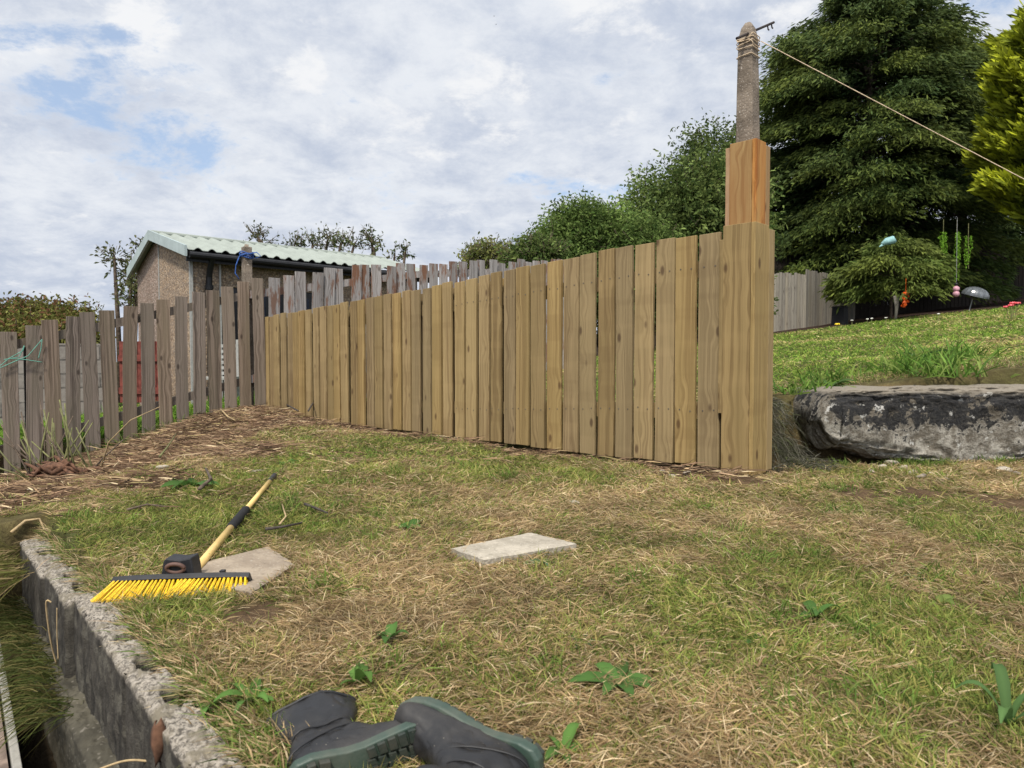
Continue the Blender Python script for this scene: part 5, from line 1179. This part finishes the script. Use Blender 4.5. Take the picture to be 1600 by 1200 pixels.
# ------------------------------------------------------------------ root stump with canes, sticks
sp = hit(98, 752); stp = empty('root_stump', sp); tag(stp, 'dug-up brown root stump with cut canes by the old fence', 'stump'); rr = random.Random(12)
mb = MB()
for k in range(26):
    a = rr.uniform(-.5, .5) + (math.pi if k % 2 else 0); l = rr.uniform(.08, .24); z0 = rr.uniform(.0, .08); y0 = rr.uniform(-.07, .07)
    pts = [Vector((rr.uniform(-.06, .06), y0, z0 + .02))]
    for j in range(1, 5): pts.append(pts[0] + Vector((math.cos(a) * l * j / 4, math.sin(a) * l * j / 4 * .6, .03 * math.sin(j + k) + rr.uniform(-.012, .012))))
    mb.tube(pts, [.020, .018, .014, .010, .005], 7)
mb.build('root', M['root'], stp, smooth=True)
for k in range(30):
    bx = rr.uniform(-.30, .12); a = rr.gauss(-.28, .4); l = rr.uniform(.22, .50); b = Vector((bx, .12 + rr.uniform(-.08, .10), .0)); e = b + Vector((math.sin(a) * l, rr.uniform(-.05, .1), math.cos(a) * l)); md = b.lerp(e, .5) + Vector((rr.uniform(-.02, .02), 0, 0))
    MB().tube([b, md, e], [.006, .005, .0035], 6).build('cane', M['cane'] if k % 3 else M['bark'], stp, smooth=True)
ctr_ = [Vector((.15, .12, .02)), Vector((.22, .10, .22)), Vector((.38, .06, .36)), Vector((.56, .05, .44))]; MB().tube(ctr_, [.005, .004, .003, .002], 6).build('cane', M['stalk'], stp, smooth=True)
def stick(pts, r_, m, label, lift=.015, name='stick', taper=.6):
    P = []
    for (x, y) in pts: q = hit(x, y); q.z += lift; P.append(q)
    n = len(P); return tag(MB().tube(P, [r_ * (1 - (1 - taper) * i / max(1, n - 1)) for i in range(n)], 7).build(name, m, smooth=True), label, 'stick')
stick([(415, 841), (440, 837), (472, 831)], .006, M['stick'], 'dark straight stick lying beside the brown slab', .03)
stick([(476, 800), (492, 806), (512, 814)], .006, M['stick'], 'short dark stick in the dry grass past the broom grip', .03)
stick([(437, 838), (447, 824), (441, 804)], .004, M['stalk'], 'curved straw coloured stalk crossing the dark stick', .04)
stick([(312, 782), (330, 766), (322, 748)], .009, M['bark'], 'curved brown stick in the leaves of the large weed', .05)
stick([(250, 730), (262, 712), (275, 690)], .007, M['cane'], 'pale green stick leaning in the litter near the pickets', .06)
stick([(466, 660), (448, 648), (436, 628)], .008, M['stick'], 'dark twig sticking up before the far end of the new fence', .10)
stick([(482, 664), (491, 652), (483, 642)], .008, M['stick'], 'second dark twig beside the first at the new fence', .12)
stick([(345, 650), (356, 662), (368, 668)], .008, M['stalk'], 'pale broken stick on top of the soil mound', .06)
stick([(198, 806), (230, 796), (262, 800)], .005, M['bark'], 'thin brown stick at the edge of green grass and litter', .02)
stick([(18, 850), (40, 838), (62, 832), (70, 846)], .006, M['stalk'], 'bent tan stick on the end of the retaining wall', .03)
def arc(P, r_, m, label, name='stalk', cat='stalk'):
    Q = []
    for i in range(25):
        u = i / 24 * (len(P) - 1); j = min(int(u), len(P) - 2); f = u - j; p0 = P[max(j - 1, 0)]; p1, p2 = P[j], P[j + 1]; p3 = P[min(j + 2, len(P) - 1)]
        Q.append(.5 * ((2 * p1) + (p2 - p0) * f + (2 * p0 - 5 * p1 + 4 * p2 - p3) * f * f + (3 * p1 - p0 - 3 * p2 + p3) * f ** 3))
    return tag(MB().tube(Q, r_, 6).build(name, m, smooth=True), label, cat)
arc([at(88, 1036, 1.95), at(79, 1000, 1.93), at(72, 943, 1.90), at(80, 941, 1.90)], .0022, M['stalk'], 'upright bent dry stalk in front of the wall, hooked at its tip')
arc([at(91, 1030, 1.9), at(89, 990, 1.9), at(89, 950, 1.9)], .0014, M['stalk'], 'thin straight dry stalk beside the hooked one')
arc([at(150, 1204, 1.35), at(195, 1189, 1.33), at(235, 1190, 1.32), at(290, 1202, 1.28)], .0022, M['stalk'], 'arched dry stalk at the very bottom by the wall foot')
arc([at(222, 1144, 1.42), at(250, 1122, 1.40), at(272, 1110, 1.38), at(300, 1118, 1.36)], .0022, M['bark'], 'thin brown runner hanging over the wall edge')
arc([at(283, 1104, 1.42), at(278, 1088, 1.43), at(262, 1070, 1.46)], .003, M['stalk'], 'dry tan stalk lying in a hollow of the wall top')
# curled dead leaf hanging on the wall face
dl = MB(); c0_ = at(250, 1150, 1.235); vs = []
for i in range(9):
    u = i / 8
    for j in range(5): v = j / 4 * 2 - 1; wv_ = .016 * math.sin(math.pi * (u * .9 + .06)); vs.append(c0_ + Vector((v * wv_, -.012 * math.cos(v * 1.8) - .004, .03 - u * .075 + .004 * math.sin(j * 2 + i))))
dl.add(vs, [(i * 5 + j, i * 5 + j + 1, i * 5 + j + 6, i * 5 + j + 5) for i in range(8) for j in range(4)])
lo = dl.build('dead_leaf', M['dead_leaf'], smooth=True); s = lo.modifiers.new('s', 'SOLIDIFY'); s.thickness = .0012; tag(lo, 'curled dead brown leaf hanging on the wall face', 'leaf')
for i, (x, y) in enumerate(((289, 1130), (303, 1140), (296, 1122), (315, 1132))):
    q = hit(x, y); q = at(x, y, 1.36); o = link('dead_leaf', lo.data, None, M['root']); o.location = Vector((q.x, q.y, -.668)) - c0_ ; o.location = (0, 0, 0)
    me = lo.data.copy(); mw = Matrix.Translation((q.x, q.y, -.655)) @ Matrix.Rotation(i * 1.4, 4, 'Z') @ Matrix.Rotation(R(80), 4, 'X') @ Matrix.Scale(.6, 4) @ Matrix.Translation(-c0_); o.data = me; me.transform(mw)
    tag(o, ['reddish dead leaf in the wall hollow, furthest left', 'reddish dead leaf in the wall hollow, closest to the camera', 'small dead leaf at the far rim of the wall hollow', 'dead leaf on the grass side of the wall hollow'][i], 'leaf', 'dead leaves in the wall hollows')
for i, (x, y, s_) in enumerate(((255, 737, 1.3), (50, 771, .8))):
    q = hit(x, y); o = link('stone', smes[i], None, M['slab_light']); o.location = q + Vector((0, 0, .02)); o.scale = (s_, s_ * .7, s_ * .6)
    tag(o, ('whitish stone in the litter near the old pickets', 'small white stone below the root stump')[i], 'stone')
p = hit(402, 738); o = link('stone', smes[3], None, M['stone']); o.location = p; o.scale = (3.2, 2.2, .9); tag(o, 'flat grey stone half sunk where litter meets grass', 'stone')
print('objects', len(scene.objects))
